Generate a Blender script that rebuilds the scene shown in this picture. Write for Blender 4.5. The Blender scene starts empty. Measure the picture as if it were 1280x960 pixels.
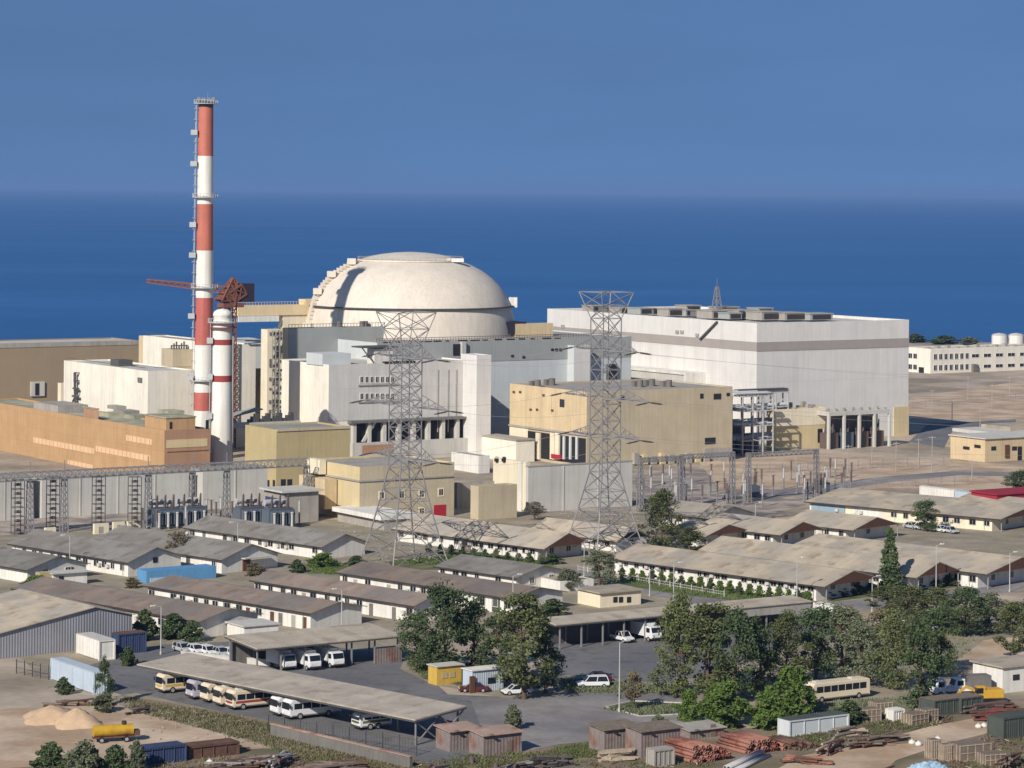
import bpy, bmesh, math, random
from mathutils import Vector, Matrix
R = math.radians
random.seed(11)
sc = bpy.context.scene
C = sc.collection

# ------------------------------------------------------------------ camera
F, H, CX, YH, ROLL = 3600.0, 75.0, 640.0, 237.5, 0.0087
cam_data = bpy.data.cameras.new("camera")
cam = bpy.data.objects.new("camera", cam_data)
C.objects.link(cam)
cam_data.sensor_width = 36.0
cam_data.lens = 36.0 * F / 1280.0
cam_data.shift_y = -(480.0 - YH) / 1280.0
cam_data.clip_start = 5.0
cam_data.clip_end = 300000.0
cam.matrix_world = Matrix.Translation((0, 0, H)) @ Matrix.Rotation(R(90), 4, 'X') @ Matrix.Rotation(ROLL, 4, 'Z')
sc.camera = cam

# ------------------------------------------------------------------ world, sun
SUN_AZ = (-0.475, -0.88)      # horizontal direction towards the sun
SUN_EL = R(31)
world = bpy.data.worlds.new("World")
sc.world = world
world.use_nodes = True
wn, wl = world.node_tree.nodes, world.node_tree.links
wn.clear()
sky = wn.new("ShaderNodeTexSky")
sky.sky_type = 'NISHITA'
sky.sun_disc = False
sky.sun_elevation = SUN_EL
sky.sun_rotation = math.atan2(SUN_AZ[0], SUN_AZ[1])
sky.altitude = 75
sky.air_density = 1.0
sky.dust_density = 0.4
sky.ozone_density = 3.0
tc = wn.new("ShaderNodeTexCoord")
mp = wn.new("ShaderNodeVectorMath"); mp.operation = 'MULTIPLY_ADD'
mp.inputs[1].default_value = (1, 1, 0.75)
mp.inputs[2].default_value = (0, 0, 0.36)
wl.new(tc.outputs["Generated"], mp.inputs[0])
nv = wn.new("ShaderNodeVectorMath"); nv.operation = 'NORMALIZE'
wl.new(mp.outputs[0], nv.inputs[0])
wl.new(nv.outputs[0], sky.inputs[0])
tint = wn.new("ShaderNodeMixRGB"); tint.blend_type = 'MULTIPLY'; tint.inputs[0].default_value = 1.0
tint.inputs[2].default_value = (0.61, 0.715, 0.83, 1)
wl.new(sky.outputs[0], tint.inputs[1])
hn = wn.new("ShaderNodeTexNoise"); hn.inputs["Scale"].default_value = 6.0; hn.inputs["Detail"].default_value = 5
hm = wn.new("ShaderNodeMapping"); hm.inputs["Scale"].default_value = (1, 1, 6)
wl.new(tc.outputs["Generated"], hm.inputs[0]); wl.new(hm.outputs[0], hn.inputs["Vector"])
hr = wn.new("ShaderNodeMapRange"); hr.inputs[1].default_value = 0.3; hr.inputs[2].default_value = 0.7; hr.inputs[3].default_value = 0.95; hr.inputs[4].default_value = 1.05
wl.new(hn.outputs["Fac"], hr.inputs[0])
tint2 = wn.new("ShaderNodeMixRGB"); tint2.blend_type = 'MULTIPLY'; tint2.inputs[0].default_value = 1.0
wl.new(tint.outputs[0], tint2.inputs[1]); wl.new(hr.outputs[0], tint2.inputs[2])
bg = wn.new("ShaderNodeBackground"); bg.inputs[1].default_value = 0.085
wl.new(tint2.outputs[0], bg.inputs[0])
wo = wn.new("ShaderNodeOutputWorld")
wl.new(bg.outputs[0], wo.inputs[0])

sl = bpy.data.lights.new("sun", 'SUN')
sl.energy = 3.9
sl.angle = R(0.5)
sl.color = (1.0, 0.945, 0.87)
sun = bpy.data.objects.new("sun", sl)
C.objects.link(sun)
sd = Vector((SUN_AZ[0] * math.cos(SUN_EL), SUN_AZ[1] * math.cos(SUN_EL), math.sin(SUN_EL))).normalized()
sun.rotation_euler = sd.to_track_quat('Z', 'Y').to_euler()
sun.location = (-300, -200, 400)
vs = sc.view_settings
vs.view_transform = 'Standard'; vs.look = 'None'; vs.gamma = 1; vs.exposure = 0.40; vs.use_curve_mapping = False
sc.cycles.use_denoising = True
sc.cycles.max_bounces = 5
sc.cycles.volume_bounces = 0
sc.cycles.diffuse_bounces = 3

# ------------------------------------------------------------------ picture <-> place
CR, SR = math.cos(ROLL), math.sin(ROLL)
def unroll(px, py):
    x, y = px - CX, py - YH
    return x * CR + y * SR, -x * SR + y * CR
def ray(px, py):
    x, y = unroll(px, py)
    return Vector((x / F, 1.0, -y / F))
def G(px, py, z=0.0):
    r = ray(px, py)
    t = (z - H) / r.z
    return Vector((r.x * t, t, z))
def proj(P):
    x, y = F * P[0] / P[1], F * (H - P[2]) / P[1]
    return CX + x * CR - y * SR, YH + x * SR + y * CR
def at_depth(px, py, d):
    r = ray(px, py)
    return Vector((r.x * d, d, H + r.z * d))
TH = R(33.4)
U = Vector((math.cos(TH), math.sin(TH), 0))
V = Vector((-math.sin(TH), math.cos(TH), 0))
def solve(P, d, px):
    lo, hi = 0.0, 700.0
    s = 1 if proj(P + d * 5)[0] > proj(P)[0] else -1
    for _ in range(50):
        m = (lo + hi) / 2
        Q = P + d * m
        if Q.y < 20 or (proj(Q)[0] - px) * s > 0: hi = m
        else: lo = m
    return lo
def height_at(P, py):
    lo, hi = P.z, P.z + 150
    for _ in range(40):
        m = (lo + hi) / 2
        if proj((P.x, P.y, m))[1] > py: lo = m
        else: hi = m
    return lo - P.z

# ------------------------------------------------------------------ materials
def lin(c):
    f = lambda v: (v / 255 / 12.92) if v <= 10.3 else ((v / 255 + 0.055) / 1.055) ** 2.4
    return (f(c[0]), f(c[1]), f(c[2]), 1.0)
MC = {}
def mat(name, rgb, rough=0.85, var=0.14, scale=0.25, streak=0.0, corr=None, panel=None, spec=0.3, metal=0.0,
        rust=None, bump=0.0, rgb2=None, island=0.0, transl=0.0, patch=0.06, objrand=0.0):
    """base colour sRGB; var = mottling; streak = vertical weather streaks; corr = (axis, period) of sheet ribs;
    panel = (w, h) of cladding joints; rust = second colour in blotches"""
    if name in MC: return MC[name]
    m = bpy.data.materials.new(name); m.use_nodes = True
    n, l = m.node_tree.nodes, m.node_tree.links
    b = n["Principled BSDF"]
    b.inputs["Roughness"].default_value = rough
    b.inputs["Metallic"].default_value = metal
    b.inputs["Specular IOR Level"].default_value = spec
    tcn = n.new("ShaderNodeTexCoord")
    def noise(sc_, det=4, vec=None):
        t = n.new("ShaderNodeTexNoise"); t.inputs["Scale"].default_value = sc_; t.inputs["Detail"].default_value = det
        l.new(vec if vec else tcn.outputs["Object"], t.inputs["Vector"]); return t.outputs["Fac"]
    def ramp(src, a, b_):
        r = n.new("ShaderNodeMapRange"); r.inputs[1].default_value = a; r.inputs[2].default_value = b_
        l.new(src, r.inputs[0]); return r.outputs[0]
    def mix(fac, c1, c2, mode='MIX'):
        x = n.new("ShaderNodeMixRGB"); x.blend_type = mode
        for i, v in ((0, fac), (1, c1), (2, c2)):
            if hasattr(v, "is_linked"): l.new(v, x.inputs[i])
            else: x.inputs[i].default_value = v
        return x.outputs[0]
    def grey(v): return (v, v, v, 1)
    base = lin(rgb)
    col = base
    if rgb2:
        col = mix(ramp(noise(patch, 6), 0.42, 0.60), base, lin(rgb2))
    if rust:
        col = mix(ramp(noise(0.35, 7), 0.52, 0.68), col, lin(rust))
    if var > 0:
        col = mix(1.0, col, mix(ramp(noise(scale, 6), 0.3, 0.7), grey(1 - var), grey(1 + var * 0.5)), 'MULTIPLY')
        col = mix(1.0, col, mix(ramp(noise(scale * 9, 5), 0.3, 0.7), grey(1 - var * 0.7), grey(1 + var * 0.35)), 'MULTIPLY')
    if streak > 0:
        mpn = n.new("ShaderNodeMapping"); mpn.inputs["Scale"].default_value = (1.3, 1.3, 0.07)
        l.new(tcn.outputs["Object"], mpn.inputs[0])
        col = mix(1.0, col, mix(ramp(noise(1.0, 5, mpn.outputs[0]), 0.42, 0.75), grey(1), (1 - streak * .85, 1 - streak, 1 - streak * 1.2, 1)), 'MULTIPLY')
        mp2 = n.new("ShaderNodeMapping"); mp2.inputs["Scale"].default_value = (.22, .22, 0.03)
        l.new(tcn.outputs["Object"], mp2.inputs[0])
        col = mix(1.0, col, mix(ramp(noise(1.0, 4, mp2.outputs[0]), 0.45, 0.7), grey(1), grey(1 - streak * .6)), 'MULTIPLY')
    if objrand > 0:
        oi = n.new("ShaderNodeObjectInfo")
        col = mix(1.0, col, mix(oi.outputs["Random"], grey(1 - objrand), grey(1 + objrand)), 'MULTIPLY')
    if island > 0:
        g = n.new("ShaderNodeNewGeometry")
        col = mix(1.0, col, mix(g.outputs["Random Per Island"], grey(1 - island), grey(1 + island)), 'MULTIPLY')
    if panel:
        sx = n.new("ShaderNodeSeparateXYZ"); l.new(tcn.outputs["Object"], sx.inputs[0])
        ad = n.new("ShaderNodeMath"); ad.operation = 'ADD'
        l.new(sx.outputs[0], ad.inputs[0]); l.new(sx.outputs[1], ad.inputs[1])
        cb = n.new("ShaderNodeCombineXYZ"); l.new(ad.outputs[0], cb.inputs[0]); l.new(sx.outputs[2], cb.inputs[1])
        br = n.new("ShaderNodeTexBrick"); br.offset = 0.0
        br.inputs["Scale"].default_value = 1.0
        br.inputs["Brick Width"].default_value = panel[0]; br.inputs["Row Height"].default_value = panel[1]
        br.inputs["Mortar Size"].default_value = 0.05; br.inputs["Mortar Smooth"].default_value = 0.3
        br.inputs["Color1"].default_value = grey(1.0); br.inputs["Color2"].default_value = grey(0.955)
        br.inputs["Mortar"].default_value = grey(0.80)
        l.new(cb.outputs[0], br.inputs["Vector"])
        col = mix(1.0, col, br.outputs["Color"], 'MULTIPLY')
    hsrc = None
    if corr:
        sx = n.new("ShaderNodeSeparateXYZ"); l.new(tcn.outputs["Object"], sx.inputs[0])
        mu = n.new("ShaderNodeMath"); mu.operation = 'MULTIPLY'; mu.inputs[1].default_value = 6.2832 / corr[1]
        l.new(sx.outputs[corr[0]], mu.inputs[0])
        si = n.new("ShaderNodeMath"); si.operation = 'SINE'; l.new(mu.outputs[0], si.inputs[0])
        fl = n.new("ShaderNodeMath"); fl.operation = 'SNAP'; fl.inputs[1].default_value = corr[1] * 3
        l.new(sx.outputs[corr[0]], fl.inputs[0])
        wnz = n.new("ShaderNodeTexWhiteNoise"); wnz.noise_dimensions = '1D'; l.new(fl.outputs[0], wnz.inputs["W"])
        col = mix(1.0, col, mix(wnz.outputs["Value"], grey(0.90), grey(1.04)), 'MULTIPLY')
        hsrc = si.outputs[0]
    if bump > 0 and hsrc is None:
        hsrc = noise(4.0, 6)
    if hsrc is not None:
        bp = n.new("ShaderNodeBump"); bp.inputs["Strength"].default_value = bump or 0.35; bp.inputs["Distance"].default_value = 0.05
        l.new(hsrc, bp.inputs["Height"]); l.new(bp.outputs[0], b.inputs["Normal"])
    if hasattr(col, "is_linked"): l.new(col, b.inputs["Base Color"])
    else: b.inputs["Base Color"].default_value = col
    if transl > 0:
        tr = n.new("ShaderNodeBsdfTranslucent")
        if hasattr(col, "is_linked"): l.new(col, tr.inputs[0])
        ms = n.new("ShaderNodeMixShader"); ms.inputs[0].default_value = transl
        l.new(b.outputs[0], ms.inputs[1]); l.new(tr.outputs[0], ms.inputs[2])
        l.new(ms.outputs[0], n["Material Output"].inputs[0])
    MC[name] = m
    return m

M = {}
M['white'] = mat('white_wall', (224, 220, 211), var=0.10, streak=0.2)
M['white_clad'] = mat('white_cladding', (218, 214, 207), var=0.05, streak=0.10, panel=(6, 9), rough=0.6)
M['cream'] = mat('cream_wall', (226, 214, 186), var=0.07, streak=0.12)
M['cream_white'] = mat('cream_white_wall', (234, 227, 210), var=0.07, streak=0.14, panel=(8, 30))
M['grey_clad'] = mat('grey_cladding', (158, 160, 156), var=0.05, panel=(4, 12), streak=0.06)
M['pale_clad'] = mat('pale_cladding', (196, 200, 198), var=0.04, panel=(5, 12), streak=0.06)
M['side_shaded'] = mat('cream_white_shaded', (204, 201, 194), var=0.07, panel=(7, 20), streak=0.12)  # cream white greyed to paint in a dimmer side
M['band'] = mat('grey_band', (160, 152, 144), var=0.05, streak=0.05)
M['tan'] = mat('tan_wall', (190, 176, 148), var=0.09, streak=0.14, panel=(12, 40))
M['peach'] = mat('peach_wall', (208, 186, 148), var=0.09, streak=0.16)
M['ochre'] = mat('ochre_wall', (180, 164, 122), var=0.08, streak=0.10)
M['buff'] = mat('buff_wall', (204, 186, 144), var=0.06, streak=0.1)
M['brown_hall'] = mat('brown_hall_wall', (154, 136, 110), var=0.05, streak=0.05, panel=(9, 50))
M['brick'] = mat('tan_brick', (186, 150, 108), var=0.08, streak=0.12, panel=(7, 4))
M['brick_dk'] = mat('brown_brick', (170, 134, 106), var=0.08, streak=0.1)
M['pale_stripe'] = mat('pale_window_band', (222, 184, 144), var=0.1, panel=(1.6, 30))
M['conc'] = mat('concrete', (166, 160, 150), var=0.14, streak=0.2)
M['conc_lt'] = mat('light_concrete', (196, 193, 184), var=0.07, streak=0.16, panel=(9, 40))
M['conc_dk'] = mat('dark_concrete', (118, 114, 108), var=0.16, streak=0.2)
M['dome'] = mat('dome_paint', (216, 205, 188), var=0.05, streak=0.12, rough=0.55)
M['roof_flat'] = mat('flat_roof', (150, 148, 140), var=0.16, scale=0.12)
M['roof_green'] = mat('greenish_flat_roof', (146, 146, 122), var=0.2, scale=0.15, rgb2=(176, 170, 146), patch=0.2)
M['roof_grey'] = mat('grey_sheet_roof', (126, 120, 111), var=0.13, objrand=.14, rust=(112, 104, 94), rgb2=(136, 132, 124), patch=.12, corr=(1, 0.35), bump=0.25)
M['roof_brown'] = mat('brown_sheet_roof', (142, 126, 112), var=0.14, objrand=.12, patch=.12, corr=(1, 0.35), bump=0.25, rust=(126, 106, 94), rgb2=(124, 116, 108))
M['roof_tan'] = mat('tan_sheet_roof', (184, 169, 146), var=0.11, objrand=.12, rust=(152, 138, 118), corr=(1, 0.5), bump=0.2, rgb2=(164, 155, 140), patch=0.14)
M['shed_roof'] = mat('shed_sheet_roof', (178, 167, 151), var=0.16, rust=(160, 146, 128), corr=(1, 0.6), bump=0.3)
M['shed_roof_u'] = mat('carport_sheet_roof', (184, 172, 152), var=0.16, rust=(166, 150, 130), corr=(0, 0.6), bump=0.3)
M['fascia'] = mat('dark_fascia', (62, 56, 50), var=0.1)
M['gable_brown'] = mat('brown_gable', (96, 66, 48), var=0.15)
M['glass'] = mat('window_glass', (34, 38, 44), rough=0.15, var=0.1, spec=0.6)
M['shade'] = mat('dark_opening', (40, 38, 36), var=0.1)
M['steel'] = mat('galvanised_steel', (134, 131, 130), rough=0.55, var=0.1, metal=0.0)
M['steel_dk'] = mat('dark_steel', (84, 82, 80), rough=0.6, var=0.12)
M['rail'] = mat('dark_railing', (86, 84, 80), var=0.1)
M['red'] = mat('stack_red', (190, 112, 92), var=0.12, streak=0.2, rough=0.6)
M['red2'] = mat('stack_red_faded', (186, 102, 90), var=0.12, streak=0.2, rough=0.6)
M['maroon'] = mat('maroon_band', (148, 66, 60), var=0.08)
M['stackwhite'] = mat('stack_white', (228, 224, 212), var=0.06, streak=0.18, rough=0.6)
M['crane'] = mat('crane_orange', (126, 82, 66), var=0.15)
M['crane_dk'] = mat('crane_box', (52, 44, 54), var=0.1)
M['beige'] = mat('beige_beam', (222, 200, 158), var=0.06, streak=0.08)
M['blue_wall'] = mat('blue_sheet', (92, 144, 184), var=0.1, streak=0.12)
M['ltblue'] = mat('light_blue_sheet', (182, 194, 204), var=0.08, streak=0.12, corr=(0, 0.4))
M['bluegrey'] = mat('blue_grey_panel', (138, 158, 172), var=0.1, streak=0.12)
M['navy'] = mat('navy_sheet', (58, 70, 100), var=0.12, corr=(0, 0.4))
M['corr_grey'] = mat('corrugated_grey', (150, 150, 154), var=0.08, corr=(0, 0.5), bump=0.5, streak=0.12)
M['redgate'] = mat('red_gate', (168, 40, 52), var=0.1)
M['redroof'] = mat('red_roof', (150, 44, 56), var=0.14)
M['xfmr'] = mat('transformer_paint', (92, 100, 108), var=0.14, rough=0.6)
M['porcelain'] = mat('porcelain', (98, 84, 78), var=0.1, rough=0.35)
M['porc_lt'] = mat('pale_porcelain', (180, 178, 174), var=0.1, rough=0.35)
M['yellow'] = mat('yellow_paint', (200, 166, 78), var=0.12, streak=0.15)
M['machine_yellow'] = mat('machine_yellow', (198, 154, 56), var=0.12)
M['tank_yellow'] = mat('tank_yellow', (186, 148, 40), var=0.15, rust=(140, 92, 50))
M['wood'] = mat('grey_wood', (126, 112, 98), var=0.25, scale=1.2)
M['plank'] = mat('pale_plank', (176, 160, 138), var=0.25, scale=1.2)
M['rustpipe'] = mat('red_oxide', (154, 108, 92), var=0.2, rust=(120, 70, 54))
M['rust'] = mat('rust', (106, 78, 64), var=0.3, scale=0.8)
M['scrap'] = mat('scrap_metal', (110, 98, 92), var=0.3, scale=0.8, rust=(120, 78, 60))
M['shack'] = mat('weathered_sheet', (138, 126, 120), var=0.2, corr=(0, 0.5), rust=(128, 92, 76), streak=0.2)
M['shackroof'] = mat('rusty_sheet_roof', (172, 146, 130), var=0.22, rust=(150, 104, 84))
M['dkgreen'] = mat('dark_green_sheet', (78, 84, 76), var=0.15, corr=(0, 0.4))
M['tarp'] = mat('blue_tarp', (164, 190, 206), var=0.14, rough=0.5)
M['rubber'] = mat('rubber', (32, 32, 32), var=0.1)
M['paint_white'] = mat('white_car_paint', (222, 222, 220), rough=0.35, var=0.05, spec=0.5)
M['paint_cream'] = mat('cream_bus_paint', (222, 206, 178), rough=0.4, var=0.06, spec=0.5)
M['paint_lav'] = mat('lavender_bus_paint', (180, 174, 182), rough=0.4, var=0.06, spec=0.5)
M['paint_yel'] = mat('yellow_bus_paint', (206, 184, 92), rough=0.4, var=0.06, spec=0.5)
M['paint_dkred'] = mat('dark_red_car_paint', (84, 30, 34), rough=0.35, var=0.05, spec=0.5)
M['paint_blue'] = mat('pale_grey_car_paint', (176, 178, 178), rough=0.35, var=0.05, spec=0.5)
M['lampglass'] = mat('lamp_glass', (230, 226, 214), rough=0.2, var=0.0, spec=0.6)
M['wheelrim'] = mat('wheel_rim', (150, 150, 150), rough=0.4, var=0.05)
M['bark'] = mat('bark', (98, 82, 66), var=0.25, scale=1.5)
M['leaf_a'] = mat('leaf_olive', (108, 114, 72), objrand=.16, var=0.25, scale=0.5, island=0.24, transl=0.25, spec=0.2)
M['leaf_b'] = mat('leaf_dark', (90, 104, 68), objrand=.16, var=0.25, scale=0.5, island=0.24, transl=0.22, spec=0.2)
M['leaf_c'] = mat('leaf_grey_green', (118, 124, 94), objrand=.14, var=0.2, scale=0.5, island=0.22, transl=0.25, spec=0.2)
M['leaf_d'] = mat('leaf_bright', (108, 130, 62), objrand=.1, var=0.2, scale=0.5, island=0.22, transl=0.3, spec=0.2)
M['leaf_e'] = mat('leaf_dry', (126, 116, 88), var=0.2, scale=0.5, island=0.22, transl=0.2, spec=0.2)
M['sandheap'] = mat('sand_heap', (202, 172, 138), var=0.12, scale=0.8, bump=0.4)
M['rope'] = mat('cable', (150, 150, 150), var=0.0)

# ------------------------------------------------------------------ mesh builder
class MB:
    def __init__(s): s.v, s.f, s.sm = [], [], []
    def add(s, vs, fs, smooth=False):
        o = len(s.v); s.v += [tuple(x) for x in vs]
        s.f += [tuple(i + o for i in f) for f in fs]; s.sm += [smooth] * len(fs)
        return s
    def box(s, x0, x1, y0, y1, z0, z1):
        if x0 > x1: x0, x1 = x1, x0
        if y0 > y1: y0, y1 = y1, y0
        if z0 > z1: z0, z1 = z1, z0
        v = [(x0,y0,z0),(x1,y0,z0),(x1,y1,z0),(x0,y1,z0),(x0,y0,z1),(x1,y0,z1),(x1,y1,z1),(x0,y1,z1)]
        return s.add(v, [(0,3,2,1),(4,5,6,7),(0,1,5,4),(1,2,6,5),(2,3,7,6),(3,0,4,7)])
    def prism(s, poly, vec):
        """poly: 3-d points, counter-clockwise seen against vec"""
        n = len(poly); vec = Vector(vec)
        a = [Vector(p) for p in poly]; b = [p + vec for p in a]
        fs = [tuple(reversed(range(n))), tuple(range(n, 2 * n))]
        fs += [(i, (i + 1) % n, n + (i + 1) % n, n + i) for i in range(n)]
        return s.add(a + b, fs)
    def beam(s, p, q, w, h=None):
        p, q = Vector(p), Vector(q); d = (q - p)
        if d.length < 1e-6: return s
        d.normalize(); up = Vector((0, 0, 1)) if abs(d.z) < 0.95 else Vector((1, 0, 0))
        a = d.cross(up).normalized() * (w / 2); b = a.cross(d).normalized() * ((h or w) / 2)
        v = [p - a - b, p + a - b, p + a + b, p - a + b, q - a - b, q + a - b, q + a + b, q - a + b]
        return s.add(v, [(0,1,2,3),(7,6,5,4),(0,4,5,1),(1,5,6,2),(2,6,7,3),(3,7,4,0)])
    def cyl(s, p, q, r0, r1=None, n=12, cap=True):
        r1 = r0 if r1 is None else r1
        p, q = Vector(p), Vector(q); d = (q - p).normalized()
        up = Vector((0, 0, 1)) if abs(d.z) < 0.95 else Vector((1, 0, 0))
        a = d.cross(up).normalized(); b = d.cross(a).normalized()
        v, fs = [], []
        for i in range(n):
            t = 2 * math.pi * i / n; w = a * math.cos(t) + b * math.sin(t)
            v.append(p + w * r0); v.append(q + w * r1)
        for i in range(n):
            j = (i + 1) % n; fs.append((2*i, 2*j, 2*j+1, 2*i+1))
        s.add(v, fs, True)
        if cap:
            s.add([v[2*i] for i in range(n)], [tuple(range(n))[::-1]]); s.add([v[2*i+1] for i in range(n)], [tuple(range(n))])
        return s
    def lathe(s, prof, n=32, c=(0, 0, 0), a0=0.0, a1=2 * math.pi, smooth=True):
        full = abs(a1 - a0 - 2 * math.pi) < 1e-6
        m = n if full else n + 1; v, fs = [], []
        for (r, z) in prof:
            for i in range(m):
                t = a0 + (a1 - a0) * i / n
                v.append((c[0] + r * math.cos(t), c[1] + r * math.sin(t), c[2] + z))
        for k in range(len(prof) - 1):
            for i in range(n):
                j = (i + 1) % m
                fs.append((k*m + i, k*m + j, (k+1)*m + j, (k+1)*m + i))
        return s.add(v, fs, smooth)
    def mesh(s, name, m, bevel=0.0):
        me = bpy.data.meshes.new(name); me.from_pydata(s.v, [], s.f)
        me.polygons.foreach_set("use_smooth", s.sm)
        bm = bmesh.new(); bm.from_mesh(me)
        if len(s.v) < 60000: bmesh.ops.recalc_face_normals(bm, faces=bm.faces)
        if bevel > 0:
            bmesh.ops.bevel(bm, geom=list(bm.edges), offset=bevel, segments=2, affect='EDGES', clamp_overlap=True)
        bm.to_mesh(me); bm.free()
        me.materials.append(m)
        return me
    def build(s, name, m, parent=None, loc=(0, 0, 0), rz=0.0, bevel=0.0):
        return put(s.mesh(name, m, bevel), name, parent, loc, rz)

def put(me, name, parent=None, loc=(0, 0, 0), rz=0.0):
    o = bpy.data.objects.new(name, me); C.objects.link(o)
    if parent: o.parent = parent
    o.location = loc; o.rotation_euler = (0, 0, rz)
    return o
def tag(o, label=None, cat=None, group=None, kind=None):
    if label: o['label'] = label
    if cat: o['category'] = cat
    if group: o['group'] = group
    if kind: o['kind'] = kind
    return o
def thing(name, label, cat, loc, rz=TH, group=None):
    o = bpy.data.objects.new(name, None); C.objects.link(o)
    o.empty_display_size = 0.5
    o.location = loc; o.rotation_euler = (0, 0, rz)
    return tag(o, label, cat, group)
def dup(root, loc, rz=None, label=None, group=None, scale=None):
    r = root.copy(); C.objects.link(r); r.location = loc
    if rz is not None: r.rotation_euler = (0, 0, rz)
    if scale is not None: r.scale = scale
    if label: r['label'] = label
    if group: r['group'] = group
    for ch in root.children:
        c = ch.copy(); C.objects.link(c); c.parent = r
        for g in ch.children:
            d = g.copy(); C.objects.link(d); d.parent = c
    return r

# ------------------------------------------------------------------ building helpers (local x = U, y = V from the near corner)
def loc_of(root, P):
    d = Vector(P) - Vector(root.location)
    a = root.rotation_euler.z
    u = Vector((math.cos(a), math.sin(a), 0)); v = Vector((-math.sin(a), math.cos(a), 0))
    return Vector((d.dot(u), d.dot(v), d.z))
def face_pt(root, face, px, py, off=0.0):
    """point of the photo on a face: 'L' = plane x=off, 'R' = plane y=off; returns (along, z)"""
    a = root.rotation_euler.z
    u = Vector((math.cos(a), math.sin(a), 0)); v = Vector((-math.sin(a), math.cos(a), 0))
    nrm = u if face == 'L' else v
    p0 = Vector(root.location) + nrm * off
    o = Vector((0, 0, H)); r = ray(px, py)
    t = (p0 - o).dot(nrm) / r.dot(nrm)
    q = loc_of(root, o + r * t)
    return (q.y if face == 'L' else q.x), q.z
def top_pt(root, px, py, z):
    return loc_of(root, G(px, py, z))
def feat(root, face, x0, y0, x1, y1, name, m, out=0.15, into=0.05, off=0.0, zmin=None, parent=None, bm=None):
    """box standing out of a face over the photo rectangle"""
    xm, ym = (x0 + x1) / 2, (y0 + y1) / 2
    a0 = face_pt(root, face, x0, ym, off)[0]; a1 = face_pt(root, face, x1, ym, off)[0]
    z1 = face_pt(root, face, xm, y0, off)[1]; z0 = face_pt(root, face, xm, y1, off)[1]
    if zmin is not None: z0 = zmin
    b = bm or MB()
    if face == 'L': b.box(off - out, off + into, a0, a1, z0, z1)
    else: b.box(a0, a1, off - out, off + into, z0, z1)
    if bm is None: return b.build(name, m, parent or root)
WINC = {}
def window_mesh(w, h, frame=0.12, fm='white', gm='glass'):
    k = (round(w, 2), round(h, 2), frame, fm, gm)
    if k not in WINC:
        b = MB()
        b.box(-w/2, w/2, -0.04, 0.03, 0, h)
        me = b.mesh('window', M[gm])
        me.materials.append(M[fm])
        f = MB()
        f.box(-w/2-frame, w/2+frame, -0.10, 0.03, -frame, -0.002); f.box(-w/2-frame, w/2+frame, -0.10, 0.03, h+0.002, h+frame)
        f.box(-w/2-frame, -w/2-0.002, -0.10, 0.03, 0, h); f.box(w/2+0.002, w/2+frame, -0.10, 0.03, 0, h)
        f.box(-0.04, 0.04, -0.07, 0.03, 0.01, h-0.01)
        bm = bmesh.new(); bm.from_mesh(me); n0 = len(bm.faces)
        bm.from_mesh(f.mesh('frame', M[fm])); bm.faces.ensure_lookup_table()
        for i in range(n0, len(bm.faces)): bm.faces[i].material_index = 1
        bm.to_mesh(me); bm.free()
        WINC[k] = me
    return WINC[k]
def window(root, face, along, z, w, h, off=0.0, name='window', **kw):
    me = window_mesh(w, h, **kw)
    if face == 'L': return put(me, name, root, (off, along, z), -math.pi / 2)
    return put(me, name, root, (along, off, z), 0)

def corner(px, py, xl, xr, ytop=None, h=None, z=0.0, th=None):
    P = G(px, py, z)
    u_, v_ = (U, V) if th is None else (Vector((math.cos(th), math.sin(th), 0)), Vector((-math.sin(th), math.cos(th), 0)))
    L = solve(P, v_, xl); W = solve(P, u_, xr)
    hh = h if h is not None else height_at(P, ytop)
    return P, L, W, hh
def block(name, label, cat, near, xl, xr, ytop=None, h=None, wall='white', roof='roof_flat', group=None, parapet=0.5, L=None, W=None, z=0.0):
    """flat-roofed building block; near = photo pixel of its nearest ground corner"""
    P, l_, w_, hh = corner(near[0], near[1], xl, xr, ytop, h, z)
    L = L or l_; W = W or w_
    root = thing(name, label, cat, P, TH, group)
    MB().box(0, W, 0, L, 0, hh - parapet).build('wall', M[wall], root)
    if parapet > 0:
        t = 0.4
        b = MB()
        b.box(0, W, 0, t, hh - parapet, hh).box(0, W, L - t, L, hh - parapet, hh)
        b.box(0, t, t, L - t, hh - parapet, hh).box(W - t, W, t, L - t, hh - parapet, hh)
        b.build('parapet', M[wall], root)
        MB().box(t, W - t, t, L - t, hh - parapet + 0.004, hh - parapet + 0.12).build('roof', M[roof], root)
    return root, W, L, hh

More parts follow.
